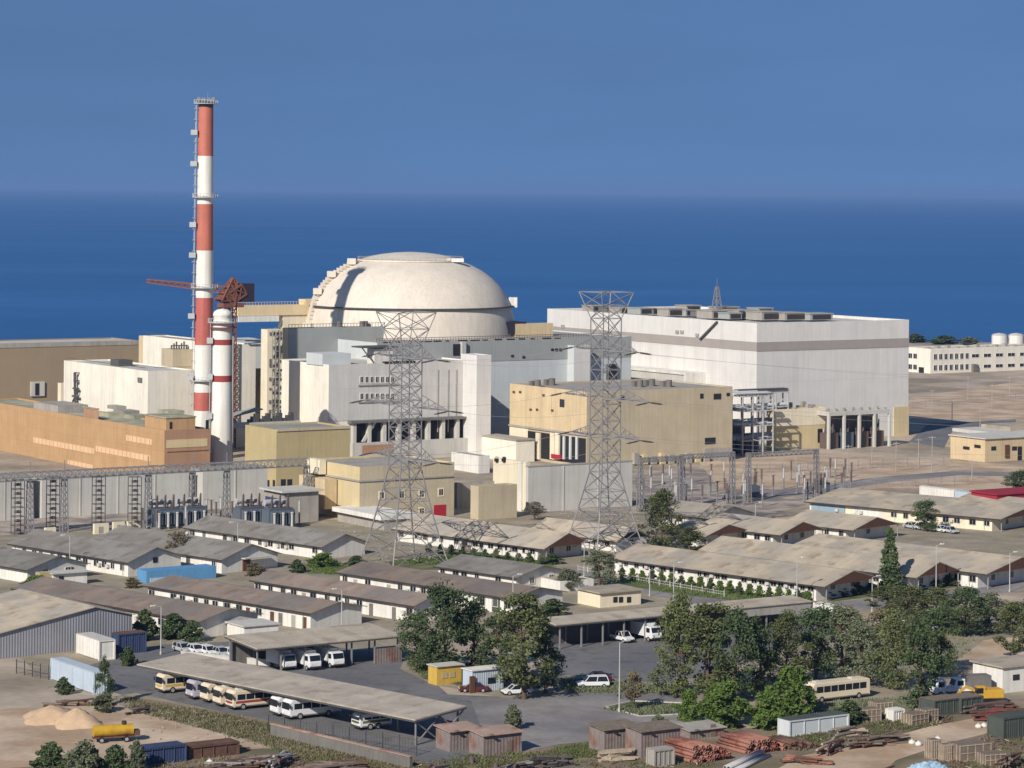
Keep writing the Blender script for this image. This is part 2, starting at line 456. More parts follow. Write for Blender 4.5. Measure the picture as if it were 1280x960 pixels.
def barrack(label, near, xl, xr, wallh=2.9, ridge=1.5, oh=0.7, wall='white', roof='roof_grey', group='long low barracks', nwin=0,
            gable='white', gwin=0, door=None, name='barrack', ww=1.5, wh=1.1, wz=1.1, frac=0.5, righth=None, dark_fascia=True, th=45.0, gov=None):
    P, L, W, _ = corner(near[0], near[1], xl, xr, h=1, th=R(th))
    root = thing(name, label, 'building', P, R(th), group)
    rh = righth or wallh
    top = max(wallh, rh) + ridge
    xr_ = W * frac
    pent = [(0, 0, 0), (W, 0, 0), (W, 0, rh), (xr_, 0, top), (0, 0, wallh)]
    if gable == wall:
        MB().prism(pent, (0, L, 0)).build('wall', M[wall], root)
    else:
        MB().box(0, W, 0, L, 0, min(wallh, rh)).build('wall', M[wall], root)
        MB().prism([(0.02, 0.05, wallh + 0.004), (W - 0.02, 0.05, rh + 0.004), (xr_, 0.05, top - 0.02)], (0, L - 0.1, 0)).build('gable', M[gable], root)
    # roof: two sheets with thickness and overhang
    b = MB(); th = 0.14; gov = gov if gov is not None else (2.6 if gable == 'gable_brown' else oh)
    for (x0, z0, x1, z1) in ((0, wallh, xr_, top), (W, rh, xr_, top)):
        sl_ = (z1 - z0) / abs(x1 - x0) if abs(x1 - x0) > 0.1 else 0
        s_ = -1 if x0 < x1 else 1
        xe, ze = x0 + s_ * oh, z0 - sl_ * oh
        poly = [(xe, -gov, ze + 0.02), (x1, -gov, z1 + 0.02), (x1, -gov, z1 + th + 0.02), (xe, -gov, ze + th + 0.02)]
        if s_ > 0: poly = poly[::-1]
        b.prism(poly, (0, L + oh + gov, 0))
    rf = b.build('roof', M[roof], root)
    if dark_fascia:
        e = MB()
        sl_ = (top - wallh) / max(xr_, 0.1)
        ze = wallh - sl_ * oh
        e.box(-oh - 0.05, -oh - 0.002, -gov, L + oh, ze - 0.10, ze + th + 0.03)
        e.build('fascia', M['fascia'], root)
    if gov > 1.5:
        for x_ in (.15, W - .15): MB().beam((x_, -gov + .3, 0), (x_, -gov + .3, wallh - .05), .16).build('porch_post', M['conc'], root)
        MB().prism([(-.1, -gov + .04, wallh + .02), (W + .1, -gov + .04, wallh + .02), (xr_, -gov + .04, top - .03)], (0, .06, 0)).build('gable_board', M['gable_brown'], root)
    if nwin:
        wr = random.Random(label)
        for i in range(nwin):
            y_ = L * (i + 0.5 + wr.uniform(-.16, .16)) / nwin; q_ = wr.random()
            if q_ < .13: continue
            if q_ < .24:
                MB().box(-.07, .03, y_ - .5, y_ + .5, .05, 2.1).build('door', M[wr.choice(('conc_dk', 'gable_brown', 'conc'))], root); continue
            window(root, 'L', y_, wz, ww * wr.choice((1, 1, .75)), wh, fm=wr.choice(('white', 'conc_lt', 'conc')))
            if wr.random() < .3: MB().box(-.55, -.01, y_ + ww * .62, y_ + ww * .62 + .8, wz + .1, wz + .7).build('air_conditioner', M['conc_lt'], root)
        for y_ in (L * .04, L * .52, L * .97): MB().beam((-.08, y_, .1), (-.08, y_, wallh - .1), .09).build('downpipe', M['conc'], root)
    if gwin:
        for i in range(gwin):
            window(root, 'R', W * (i + 0.8) / (gwin + 0.6), wz, 1.2, 1.1)
    if door is not None:
        MB().box(-0.5, 0.5, -0.06, 0.04, 0, 2.1).build('door', M['fascia'], root, (W * door, 0, 0.02))
    return root, W, L, top

# ================================================================== THE SETTING
M['ground'] = mat('dusty_ground', (184, 168, 148), var=0.22, scale=0.05, rgb2=(146, 132, 112), patch=0.035, bump=0.3)
M['sand'] = mat('pale_sand', (200, 178, 152), var=0.18, scale=0.1, rgb2=(176, 150, 122), patch=0.09, bump=0.4)
M['asphalt'] = mat('yard_asphalt', (122, 120, 119), var=0.22, scale=0.12, rust=(100, 97, 95), rgb2=(108, 107, 108), patch=0.06)
M['road'] = mat('worn_road', (152, 146, 141), var=0.2, scale=0.12, rust=(132, 126, 121), rgb2=(126, 122, 120), patch=0.05)
M['scrub'] = mat('scrub_ground', (148, 138, 116), var=0.25, scale=0.15, rgb2=(160, 148, 126), patch=0.12)
M['lawn'] = mat('lawn_ground', (86, 98, 54), var=0.25, scale=0.2, rgb2=(116, 112, 76), patch=0.1)
M['gravel'] = mat('switchyard_gravel', (176, 162, 146), var=0.22, scale=0.2, rgb2=(128, 120, 112), patch=0.15)
M['junk'] = mat('junkyard_soil', (148, 130, 110), var=0.3, scale=0.3, rgb2=(112, 104, 76), patch=0.15, bump=0.5)

g = MB()
g.add([(-4000, -300, 0), (4000, -300, 0), (4000, 1560, 0), (300, 1470, 0), (-230, 1340, 0), (-4000, 1180, 0)], [(0, 1, 2, 3, 4, 5)])
g.add([(4000, 1560, 0), (300, 1470, 0), (-230, 1340, 0), (-4000, 1180, 0), (4000, 1580, -3.2), (300, 1490, -3.2), (-230, 1360, -3.2), (-4000, 1200, -3.2)],
      [(0, 4, 5, 1), (1, 5, 6, 2), (2, 6, 7, 3)])
tag(g.build('ground', M['ground']), kind='structure')

sea_m = bpy.data.materials.new('sea_water'); sea_m.use_nodes = True
n, l = sea_m.node_tree.nodes, sea_m.node_tree.links
b = n['Principled BSDF']
b.inputs['Base Color'].default_value = (0.010, 0.062, 0.20, 1)
b.inputs['Roughness'].default_value = 0.5
b.inputs['IOR'].default_value = 1.33
b.inputs['Specular IOR Level'].default_value = 0.32
tcn = n.new('ShaderNodeTexCoord')
mpn = n.new('ShaderNodeMapping'); mpn.inputs['Scale'].default_value = (0.35, 1, 1)
l.new(tcn.outputs['Object'], mpn.inputs[0])
n1 = n.new('ShaderNodeTexNoise'); n1.inputs['Scale'].default_value = 0.0035; n1.inputs['Detail'].default_value = 9
l.new(mpn.outputs[0], n1.inputs['Vector'])
mr = n.new('ShaderNodeMapRange'); mr.inputs[1].default_value = 0.38; mr.inputs[2].default_value = 0.62
l.new(n1.outputs['Fac'], mr.inputs[0])
mp3 = n.new('ShaderNodeMapping'); mp3.inputs['Scale'].default_value = (0.12, 1, 1)
l.new(tcn.outputs['Object'], mp3.inputs[0])
n3 = n.new('ShaderNodeTexNoise'); n3.inputs['Scale'].default_value = 0.03; n3.inputs['Detail'].default_value = 8; n3.inputs['Roughness'].default_value = 0.65
l.new(mp3.outputs[0], n3.inputs['Vector'])
ad3 = n.new('ShaderNodeMath'); ad3.operation = 'MULTIPLY_ADD'; ad3.inputs[1].default_value = 0.5; ad3.inputs[2].default_value = 0.0
l.new(n3.outputs['Fac'], ad3.inputs[0])
av3 = n.new('ShaderNodeMath'); av3.operation = 'MULTIPLY_ADD'; av3.inputs[1].default_value = 0.5
l.new(n1.outputs['Fac'], av3.inputs[0]); l.new(ad3.outputs[0], av3.inputs[2]); l.new(av3.outputs[0], mr.inputs[0])
mx = n.new('ShaderNodeMixRGB'); l.new(mr.outputs[0], mx.inputs[0])
mx.inputs[1].default_value = (0.020, 0.100, 0.265, 1); mx.inputs[2].default_value = (0.032, 0.132, 0.325, 1)
l.new(mx.outputs[0], b.inputs['Base Color'])
n2 = n.new('ShaderNodeTexNoise'); n2.inputs['Scale'].default_value = 0.12; n2.inputs['Detail'].default_value = 6
l.new(tcn.outputs['Object'], n2.inputs['Vector'])
bp = n.new('ShaderNodeBump'); bp.inputs['Strength'].default_value = 0.5; bp.inputs['Distance'].default_value = 0.8
l.new(n2.outputs['Fac'], bp.inputs['Height']); l.new(bp.outputs[0], b.inputs['Normal'])
MC['sea'] = sea_m
tag(MB().add([(-60000, 1150, -3), (60000, 1150, -3), (60000, 110000, -3), (-60000, 110000, -3)], [(0, 1, 2, 3)]).build('sea', sea_m), kind='structure')

def patch(name, pts, m, z):
    P = [G(x, y, z) for x, y in pts]
    # subdivided enough by being an n-gon; orientation fixed upwards
    o = MB().add(P, [tuple(range(len(P)))]).build(name, M[m])
    if o.data.polygons[0].normal.z < 0: o.data.flip_normals()
    return tag(o, kind='structure')
patch('switchyard_ground', [(-40, 690), (-40, 640), (240, 600), (400, 600), (400, 650), (250, 668)], 'gravel', 0.008)
patch('gravel_yard', [(620, 640), (760, 590), (915, 582), (1010, 600), (1040, 622), (900, 660), (640, 665)], 'gravel', 0.008)
patch('compound_ground', [(-60, 720), (-60, 672), (420, 650), (640, 640), (1330, 660), (1330, 730), (1000, 752), (560, 800), (60, 860)], 'scrub', 0.010)
patch('sand_field', [(1120, 500), (1330, 468), (1330, 540), (1190, 560), (1120, 540)], 'sand', 0.008)
patch('sand_strip', [(860, 560), (1180, 575), (1330, 585), (1330, 640), (1180, 610), (900, 612)], 'sand', 0.012)
patch('plant_road', [(930, 618), (1100, 596), (1200, 588), (1330, 592), (1330, 597), (1200, 594), (1110, 603), (950, 626)], 'road', 0.016)
patch('hall_shadow', [(1136, 552), (1160, 530), (1270, 524), (1270, 530), (1190, 540), (1180, 560)], 'asphalt', 0.016)  # dark patch painted where the turbine hall's shadow falls
patch('compound_road', [(690, 712), (724, 711), (860, 738), (990, 758), (1110, 746), (1330, 722), (1330, 732), (1120, 757), (1000, 772), (850, 752)], 'road', 0.018)
patch('lawn', [(770, 722), (1010, 748), (1000, 760), (840, 742), (760, 728)], 'lawn', 0.022)
patch('lawn', [(1010, 744), (1110, 732), (1330, 708), (1330, 719), (1120, 742), (1040, 752)], 'lawn', 0.022)
patch('lawn', [(480, 702), (600, 690), (690, 705), (600, 712), (500, 712)], 'lawn', 0.022)
patch('vehicle_yard', [(60, 846), (200, 806), (330, 800), (505, 818), (560, 868), (700, 874), (672, 820), (700, 792), (1010, 760), (1080, 790), (960, 850), (900, 905), (760, 928), (690, 945), (600, 960), (540, 968), (300, 905), (160, 870)], 'asphalt', 0.014)
patch('yard_road', [(588, 874), (700, 868), (800, 862), (900, 886), (870, 915), (740, 930), (690, 948), (640, 952), (600, 905)], 'road', 0.020)
patch('traffic_island', [(758, 884), (790, 877), (862, 880), (872, 892), (800, 895)], 'lawn', 0.03)
def kerb(pts, z0=0.0, h=.14, w=.25):
    b = MB()
    for i in range(len(pts)): b.beam(G(*pts[i]) + Vector((0, 0, z0 + h / 2)), G(*pts[(i + 1) % len(pts)]) + Vector((0, 0, z0 + h / 2)), w, h)
    tag(b.build('kerb', M['conc_lt']), kind='structure')
kerb([(757, 884), (790, 876.5), (863, 879.5), (873, 892), (800, 895.6)])
patch('verge', [(505, 826), (560, 836), (640, 862), (700, 866), (690, 872), (628, 872), (540, 855), (500, 836)], 'scrub', 0.024)
patch('grove_ground', [(690, 842), (830, 855), (900, 840), (1010, 800), (1330, 742), (1330, 880), (1100, 905), (980, 905), (900, 900), (850, 868), (700, 866)], 'scrub', 0.022)
patch('dirt_strip', [(150, 868), (300, 894), (352, 903), (520, 946), (500, 962), (330, 914), (160, 876)], 'junk', 0.032)
patch('sand_lot', [(20, 885), (170, 880), (330, 905), (420, 935), (300, 950), (120, 960), (-40, 985), (-40, 890)], 'sand', 0.022)
patch('weedy_ground', [(130, 872), (170, 866), (300, 895), (430, 925), (560, 965), (440, 990), (330, 930), (170, 890)], 'scrub', 0.026)
patch('junkyard', [(-60, 1010), (-60, 965), (150, 950), (330, 935), (560, 955), (700, 930), (870, 915), (1000, 905), (1200, 880), (1330, 870), (1330, 1010)], 'junk', 0.030)
patch('sand_track', [(930, 985), (1000, 945), (1100, 925), (1170, 906), (1230, 896), (1330, 884), (1330, 905), (1240, 915), (1180, 930), (1120, 950), (1080, 990)], 'sand', 0.036)
patch('sand_clearing', [(1180, 838), (1230, 800), (1330, 790), (1330, 830), (1215, 842)], 'sand', 0.034)

# ================================================================== THE PLANT
# --- turbine hall
root, W, L, hh = block('turbine_hall', 'huge white box hall with a grey band round it and plant units on its roof', 'building', (945, 554), 683, 1135, 404, wall='white_clad', roof='conc_lt', parapet=1.0)
for face, e in (('L', L), ('R', W)):
    pass
zb0, zb1 = hh - 8.4, hh - 5.7
MB().box(-0.12, 0, 0, L, zb0, zb1).build('wall_band', M['band'], root)
MB().box(-0.12, W + 0.05, -0.13, -0.002, zb0, zb1).build('wall_band', M['band'], root)
MB().box(W - 6.0, W + 0.1, -0.25, 0.1, 0, 9.0).build('corner_pier', M['buff'], root)
rr = random.Random(5)
for px, py, wx, wy, hz, mm in ((742, 388, 5, 6, 3.2, 'conc'), (760, 389, 4, 5, 2.6, 'conc_dk'), (778, 390, 6, 6, 3.0, 'conc'), (800, 391, 5, 7, 3.2, 'grey_clad'), (818, 391, 4, 4, 2.8, 'conc_dk'),
        (838, 393, 6, 6, 3.6, 'conc'), (858, 393, 5, 6, 3.0, 'grey_clad'), (874, 394, 4, 4, 3.0, 'conc_dk'), (890, 396, 6, 8, 4.0, 'conc'), (912, 397, 5, 6, 3.0, 'grey_clad'),
        (925, 396, 7, 8, 4.2, 'conc'), (955, 398, 8, 8, 4.2, 'conc'), (985, 398, 9, 8, 3.6, 'conc'), (1018, 398, 9, 7, 3.2, 'grey_clad'), (860, 388, 6, 6, 3.4, 'conc'), (905, 390, 8, 6, 3.4, 'conc'), (950, 391, 6, 6, 3.2, 'grey_clad')):
    p = top_pt(root, px, py, hh)
    hz *= .58
    ru = MB().box(-wx/2, wx/2, -wy/2, wy/2, 0, hz).box(-wx/2 - .2, wx/2 + .2, -wy/2 - .2, wy/2 + .2, hz + .004, hz + .25).build('roof_unit', M[mm], root, (p.x, min(max(p.y, 5), L - 5), hh - 0.37))
    lv = MB()
    for k in range(5):
        lv.box(-wx/2 * .8, wx/2 * .8, -wy/2 - .12, -wy/2 + .02, hz * (.15 + .15 * k), hz * (.25 + .15 * k))
    lv.build('louvre', M['fascia'], ru)
p = top_pt(root, 896, 391, hh)
b = MB(); mh = 8.5
for sx in (-1, 1):
    for sy in (-1, 1):
        b.beam((p.x + sx * 1.3, p.y + sy * 1.3, hh), (p.x + sx * .35, p.y + sy * .35, hh + mh), 0.22)
for k in range(4):
    z0, z1 = hh + mh * k / 4, hh + mh * (k + 1) / 4; r0 = 1.3 - .95 * k / 4; r1 = 1.3 - .95 * (k + 1) / 4
    for sx, sy, tx, ty in ((-1, -1, 1, -1), (1, -1, 1, 1), (1, 1, -1, 1), (-1, 1, -1, -1)):
        b.beam((p.x + sx * r0, p.y + sy * r0, z0), (p.x + tx * r1, p.y + ty * r1, z1), 0.14)
        b.beam((p.x + sx * r1, p.y + sy * r1, z1), (p.x + tx * r1, p.y + ty * r1, z1), 0.14)
b.beam((p.x, p.y, hh + mh), (p.x, p.y, hh + mh + 2.5), .12)
b.build('mast', M['steel'], root)
# dark diagonal bar on the long wall, small wall boxes, low annex
a0, z0 = face_pt(root, 'L', 877, 424); a1, z1 = face_pt(root, 'L', 898, 402)
b = MB(); b.beam((-0.7, a0, z0), (-0.5, a1, z1), 0.5); b.beam((-0.7, a0, z0), (0.1, a0, z0), 0.4); b.beam((-0.6, (a0+a1)/2, (z0+z1)/2), (0.1, (a0+a1)/2, (z0+z1)/2), 0.4); b.build('diagonal_bar', M['steel_dk'], root)
for x, y in ((847, 415), (853, 415), (704, 408), (872, 419)):
    feat(root, 'L', x - 2, y - 2, x + 2, y + 2, 'wall_vent', M['conc'], .3)
a0, z1 = face_pt(root, 'L', 787, 459); a1, _ = face_pt(root, 'L', 879, 462)
an = MB().box(-7, -0.02, a1, a0, 0, z1).build('annex', M['conc_lt'], root)
MB().box(-7.4, -0.1, a1 - .3, a0 + .3, z1 + .004, z1 + .7).build('annex_roof', M['white'], an)
MB().box(-7.1, -7.004, a1 + 4, a0 - 2, z1 - 5.2, z1 - 2.6).build('window', M['glass'], an)
MB().box(-7.5, -0.05, a1 - 1.2, a1 - .31, 0, z1 + .7).build('annex_pier', M['white'], an)

# --- reactor dome
dc = G(511, 545)
root = thing('reactor_dome', 'great cream reactor dome with a dark ring walkway around it', 'dome', dc, 0)
rd = 32.5
prof = [(rd, 0)]
apex = 55.9
for r_, h_ in ((32.5, 27), (32.45, 29.6), (32.2, 33), (31.6, 36.6), (30.6, 40), (29.0, 43.3), (27.0, 46.1), (24.6, 48.4), (21.6, 50.5), (18.2, 52.2), (15.6, 53.1)):
    prof.append((r_, h_))
MB().lathe(prof, 96).build('dome_shell', M['dome'], root)
MB().lathe([(15.55, 53.0), (15.9, 53.1), (15.9, 53.6), (15.2, 53.62), (12.5, 54.5), (9, 55.2), (5, 55.7), (1.5, 55.9), (0.02, 55.92)], 72).build('dome_cap', M['dome'], root)
zr = 39.6; rr_ = 30.75
b = MB().lathe([(rr_ - .4, zr), (rr_ + .9, zr), (rr_ + .9, zr + .35), (rr_ - .5, zr + .35)], 96)
b.build('ring_walkway', M['rail'], root)
b = MB()
for i in range(60):
    t = 2 * math.pi * i / 60
    b.beam((15.9 * math.cos(t), 15.9 * math.sin(t), 53.5), (15.9 * math.cos(t), 15.9 * math.sin(t), 54.6), .1)
b.lathe([(15.85, 54.5), (15.95, 54.5), (15.95, 54.6), (15.85, 54.6), (15.85, 54.5)], 60, smooth=False)
b.build('cap_railing', M['conc'], root)
# meridian stair on the left limb, with landings
b = MB(); az = R(204)
pts = [(r_, h_) for r_, h_ in prof[1:]]
ca, sa = math.cos(az), math.sin(az)
tx, ty = -sa, ca
for k in range(len(pts) - 1):
    (r0, z0), (r1, z1) = pts[k], pts[k + 1]
    for m_ in range(3):
        f0, f1 = m_ / 3, (m_ + 1) / 3
        ra, za = r0 + (r1 - r0) * f0, z0 + (z1 - z0) * f0; rb, zb = r0 + (r1 - r0) * f1, z0 + (z1 - z0) * f1
        poly = [(ca * (ra - .8) + tx * -.95, sa * (ra - .8) + ty * -.95, za), (ca * (ra + .9) + tx * -.95, sa * (ra + .9) + ty * -.95, za + .3),
                (ca * (ra + .9) + tx * -.95, sa * (ra + .9) + ty * -.95, zb + .7), (ca * (rb - .8) + tx * -.95, sa * (rb - .8) + ty * -.95, zb + .4)]
        b.prism(poly, (tx * 1.9, ty * 1.9, 0))
for k in (2, 5, 7, 9):
    r0, z0 = pts[k]
    b.box(ca * (r0 + .8) - 1.3, ca * (r0 + .8) + 1.3, sa * (r0 + .8) - 1.6, sa * (r0 + .8) + 1.6, z0, z0 + 1.8)
b.build('dome_stair', M['dome'], root)
b = MB().box(30.0, 32.6, -1.5, 1.5, zr - .2, zr + 2.8); b.build('ring_cabin', M['white'], root)
b = MB().box(11.5, 16.4, -9.5, -7.5, 53.2, 54.3); b.build('cap_cabin', M['white'], root)

# --- white back block with recess at its right end
root, W, L, hh = block('service_block', 'long white block with a thin tan end behind the red striped stack', 'building', (288, 560), 178, 346, 431, wall='cream_white', W=8.0)
P0 = root.location
MB().box(8.02, 24, 0, L * .6, hh - 7.0, hh).build('lintel_block', M['pale_clad'], root)
MB().box(8.02, 24, 8, L * .6, 0, hh - 7.02).build('recess_wall', M['conc'], root)
MB().box(13.5, 24, -1, 9, 0, hh - 10).build('side_wall', M['cream'], root)
MB().box(0.5, 7.5, L + .02, L + 4, 0, hh - .2).build('end_wall', M['peach'], root)
MB().beam((0.2, 6, hh + .9), (0.2, L - 1, hh + .9), .12).beam((4, -1, hh + 1.2), (22, -1, hh + .6), .5).build('roof_rail', M['rail'], root)
MB().box(10, 13, -1.2, 0, hh - .5, hh + 1.4).build('roof_box', M['white'], root)

root, W, L, hh = block('plant_room', 'small tan cube with pipes on its roof in front of the long white block', 'building', (215, 553), 201, 241, 437, wall='tan')
b = MB()
for k in range(7):
    b.cyl((W * (.1 + .12 * k), L * .3, hh - .3), (W * (.1 + .12 * k), L * .3, hh + 1.2 + .5 * (k % 3)), .25, n=8)
b.beam((W * .1, L * .3, hh + 1), (W * .85, L * .3, hh + 1), .3); b.build('roof_pipe', M['steel_dk'], root)

root, W, L, hh = block('boiler_house', 'white low block with dark pipework climbing its left side above the brick building', 'building', (184, 575), 79, 243, 464, wall='cream_white', roof='conc_lt')
MB().box(W, W + .01 + .6, .5, 3, 0, hh - 6).build('downpipe', M['shade'], root)
a, z = face_pt(root, 'L', 99, 505); a2, z2 = face_pt(root, 'L', 99, 466)
b = MB()
for k in range(5):
    zz = z + (z2 - z) * (k / 4)
    b.beam((-1.2, a - 2.5 + k * .6, zz), (-1.2, a + 2.5 - k * .5, zz), .5); b.beam((-1.2, a, zz), (.1, a, zz), .3)
b.beam((-1.3, a - 1, 0), (-1.0, a + 1, z2), .6); b.beam((-1.4, a + 2, z), (-1.0, a - 1.5, z + (z2 - z) * .5), .35)
b.build('wall_pipework', M['steel_dk'], root)
feat(root, 'L', 173, 472, 178, 478, 'wall_vent', M['conc_dk'], .3)
MB().beam((.2, 2, hh + .8), (.2, L - 2, hh + .8), .12).beam((2, .3, hh + 1), (W - 1, .3, hh + .8), .12).box(W * .3, W * .6, L * .5, L * .6, hh - .3, hh + 1.4).build('roof_rail', M['rail'], root)

# --- brown hall far left
root, W, L, hh = block('storage_hall', 'very long windowless brown hall on the left by the sea', 'building', (-60, 508), -75, 173, 431, wall='brown_hall', roof='conc_lt', L=22)
MB().box(-.1, W + .1, -.15, -.004, hh - 1.5, hh + .1).build('eave_band', M['conc'], root)
b = feat(root, 'R', 38, 477, 55, 495, 'door_frame', M['conc_lt'], .6)
feat(root, 'R', 43, 479, 48, 494, 'door', M['shade'], .7)
block('gatehouse', 'tiny cream hut at the foot of the brown hall', 'hut', (76, 510), 72, 84, 479, wall='cream', parapet=.2)

# --- tan brick building
root, W, L, hh = block('workshop_building', 'tan brick building with pale window bands and green grey roof below the stacks', 'building', (205, 604), -30, 262, 538, wall='brick', roof='roof_green')
MB().box(0.02, W + .06, -.06, -.003, 0, hh + .02).build('end_wall', M['brick_dk'], root)
for q in ((158, 546, 190, 554), (120, 561, 188, 573), (42, 552, 118, 562), (42, 574, 75, 582), (85, 578, 116, 585)):
    ym = (q[1] + q[3]) / 2
    a0, zc = face_pt(root, 'L', (q[0] + q[2]) / 2, ym); a1 = face_pt(root, 'L', q[0], ym)[0]; a2 = face_pt(root, 'L', q[2], ym)[0]
    n_ = max(3, int(abs(a1 - a2) / 2.4)); 
    bnd = MB().box(-.12, .05, a1, a2, zc - .75, zc + .75).build('window_band', M['pale_stripe'], root)
    bb = MB()
    for k in range(n_):
        y_ = min(a1, a2) + (k + .5) * abs(a1 - a2) / n_
        bb.box(-.15, -.10, y_ - .12, y_ + .12, zc - .7, zc + .7)
    bb.build('mullion', M['brick'], bnd)
feat(root, 'R', 208, 549, 259, 559, 'window_band', M['buff'], .15)
feat(root, 'R', 208, 562, 259, 563.5, 'ledge', M['brick_dk'], .3)
def penthouse(px, py, x1, ytop, mL, depth, door=None):
    p = top_pt(root, px, py, hh - .4); p.x = max(p.x, .6); p.y = max(p.y, .3)
    Pw = root.location + U * p.x + V * p.y + Vector((0, 0, hh - .4))
    w_ = solve(Pw, U, x1); h_ = height_at(Pw, ytop)
    o = MB().box(p.x, p.x + w_, p.y, p.y + depth, hh - .38, hh - .4 + h_).build('penthouse', M[mL], root)
    MB().box(p.x - .2, p.x + w_ + .2, p.y - .2, p.y + depth + .2, hh - .396 + h_, hh - .1 + h_).build('penthouse_roof', M['roof_green'], o)
    return o, p, w_, h_
o, p, w_, h_ = penthouse(89, 527, 123, 512, 'brick_dk', 9)
o, p, w_, h_ = penthouse(208, 541, 244, 523, 'brick', 12)
MB().box(p.x + w_ * .12, p.x + w_ * .2, p.y - .1, p.y - .004, hh + .3, hh + h_ * .6).build('door', M['shade'], o)
p = top_pt(root, 66, 516, hh - .4)
MB().box(max(.5, p.x - 5), max(.5, p.x - 5) + 9, p.y - 4, p.y + 12, hh - .38, hh + 1.8).build('roof_store', M['conc'], root)
for k, (x, y) in enumerate(((140, 520), (158, 517), (172, 523), (196, 514), (214, 517), (150, 511))):
    p = top_pt(root, x, y, hh - .4)
    MB().box(p.x - 2.5, p.x + 2.5, p.y - 3, p.y + 3, hh - .38, hh + .6).build('rooflight', M['roof_flat'] if k % 2 else M['roof_green'], root)
MB().box(W * .9, W * .97, -.1, -.004, hh - .1, hh + 2.2).build('roof_door', M['shade'], root)

# --- red and white stack
def ringplat(b, r, z, rail=True, n=24):
    b.lathe([(r, z), (r + 1.3, z), (r + 1.3, z + .2), (r, z + .2)], n, smooth=False)
    if rail:
        for i in range(n):
            t = 2 * math.pi * i / n
            b.beam(((r + 1.25) * math.cos(t), (r + 1.25) * math.sin(t), z), ((r + 1.25) * math.cos(t), (r + 1.25) * math.sin(t), z + 1.2), .1)
        b.lathe([(r + 1.2, z + 1.1), (r + 1.3, z + 1.1), (r + 1.3, z + 1.2), (r + 1.2, z + 1.2), (r + 1.2, z + 1.1)], n, smooth=False)
sp = G(253.5, 576)
root = thing('chimney_stack', 'tall stack banded red and white rising above the whole plant', 'chimney', sp, 0)
ys = [576, 549, 513, 490, 431, 372, 313, 255, 195, 134, 127]
zs = [height_at(sp, y) for y in ys]
rad = lambda z: 2.75 - (2.75 - 2.05) * z / zs[-1]
cols = ['stackwhite', 'stackwhite', 'red2', 'stackwhite', 'red2', 'stackwhite', 'red', 'stackwhite', 'red', 'steel_dk']
for k in range(10):
    MB().cyl((0, 0, zs[k]), (0, 0, zs[k + 1]), rad(zs[k]), rad(zs[k + 1]), 32, cap=(k == 9)).build('shaft_band', M[cols[k]], root)
for y in (130, 247, 360, 476):
    b = MB(); z = height_at(sp, y); ringplat(b, rad(z) - .05, z); b.build('ring_platform', M['porc_lt'], root)
b = MB(); a_ = R(205); ca, sa = math.cos(a_), math.sin(a_)
for s_ in (-.35, .35):
    b.beam(((rad(0) + .7) * ca - sa * s_, (rad(0) + .7) * sa + ca * s_, 0), ((rad(zs[-1]) + .7) * ca - sa * s_, (rad(zs[-1]) + .7) * sa + ca * s_, zs[-1]), .12)
zz = 0.5
while zz < zs[-1]:
    r_ = rad(zz) + .7
    b.beam((r_ * ca - sa * -.35, r_ * sa + ca * -.35, zz), (r_ * ca - sa * .35, r_ * sa + ca * .35, zz), .07)
    if int(zz) % 3 == 0: b.box((r_ + .1) * ca - .45, (r_ + .1) * ca + .45, (r_ + .1) * sa - .5, (r_ + .1) * sa + .5, zz, zz + .12)
    zz += 1.0
b.build('ladder', M['porc_lt'], root)
for y in (168, 207, 283, 321, 397, 474):
    z = height_at(sp, y); r_ = rad(z) + .9
    MB().box(r_ * ca - 1.1, r_ * ca + .7, r_ * sa - .9, r_ * sa + .9, z - .2, z + 1.2).build('ladder_landing', M['porc_lt'], root)
z = height_at(sp, 125)
b = MB()
for i in range(10):
    t = 2 * math.pi * i / 10; b.beam((2 * math.cos(t), 2 * math.sin(t), zs[-1] - .3), (2.3 * math.cos(t), 2.3 * math.sin(t), zs[-1] + 1.2), .25)
b.beam((.5, 0, zs[-1] - .2), (.5, 0, zs[-1] + 2.5), .1)
b.build('rim_beacon', M['steel'], root)

# --- small white stack
sp = G(276.5, 596)
root = thing('vent_stack', 'shorter white stack with two maroon rings and rounded top', 'chimney', sp, 0)
ys = [596, 477, 469, 431, 424, 402]
zs = [height_at(sp, y) for y in ys]
r0 = 2.75
for k, cname in enumerate(('stackwhite', 'maroon', 'stackwhite', 'maroon', 'stackwhite')):
    MB().cyl((0, 0, zs[k]), (0, 0, zs[k + 1]), (r0 - .15 if k else r0 + .25) , r0 - .15, 28, cap=False).build('shaft_band', M[cname], root)
zt = zs[-1]
MB().lathe([(2.55, zt), (2.3, zt + .3), (2.3, zt + 1.3), (2.5, zt + 1.5), (2.5, zt + 2.0), (2.2, zt + 2.6), (1.5, zt + 3.1), (.02, zt + 3.4)], 28).build('cap', M['stackwhite'], root)
b = MB(); ringplat(b, 2.5, zt - .3); b.build('ring_platform', M['porc_lt'], root)
b = MB(); ringplat(b, 2.5, zt - 1.6, rail=False); b.build('dark_ring', M['maroon'], root)
b = MB()
for s_ in (-.35, .35): b.beam((-2.2 - .9, -1.6 + s_, 0), (-2.2 - .7, -1.6 + s_, zt), .12)
for k in range(int(zt)): b.beam((-3, -1.95, k + .5), (-3, -1.25, k + .5), .07)
b.build('ladder', M['porc_lt'], root)
for y in (428, 473, 522, 565):
    z = height_at(sp, y)
    MB().box(-3.8, -2.2, -2.4, -.9, z - .2, z + 1.3).build('ladder_landing', M['porc_lt'], root)
MB().beam((2.9, -.4, 2), (2.75, -.4, zt), .3).build('cable_tray', M['conc'], root)

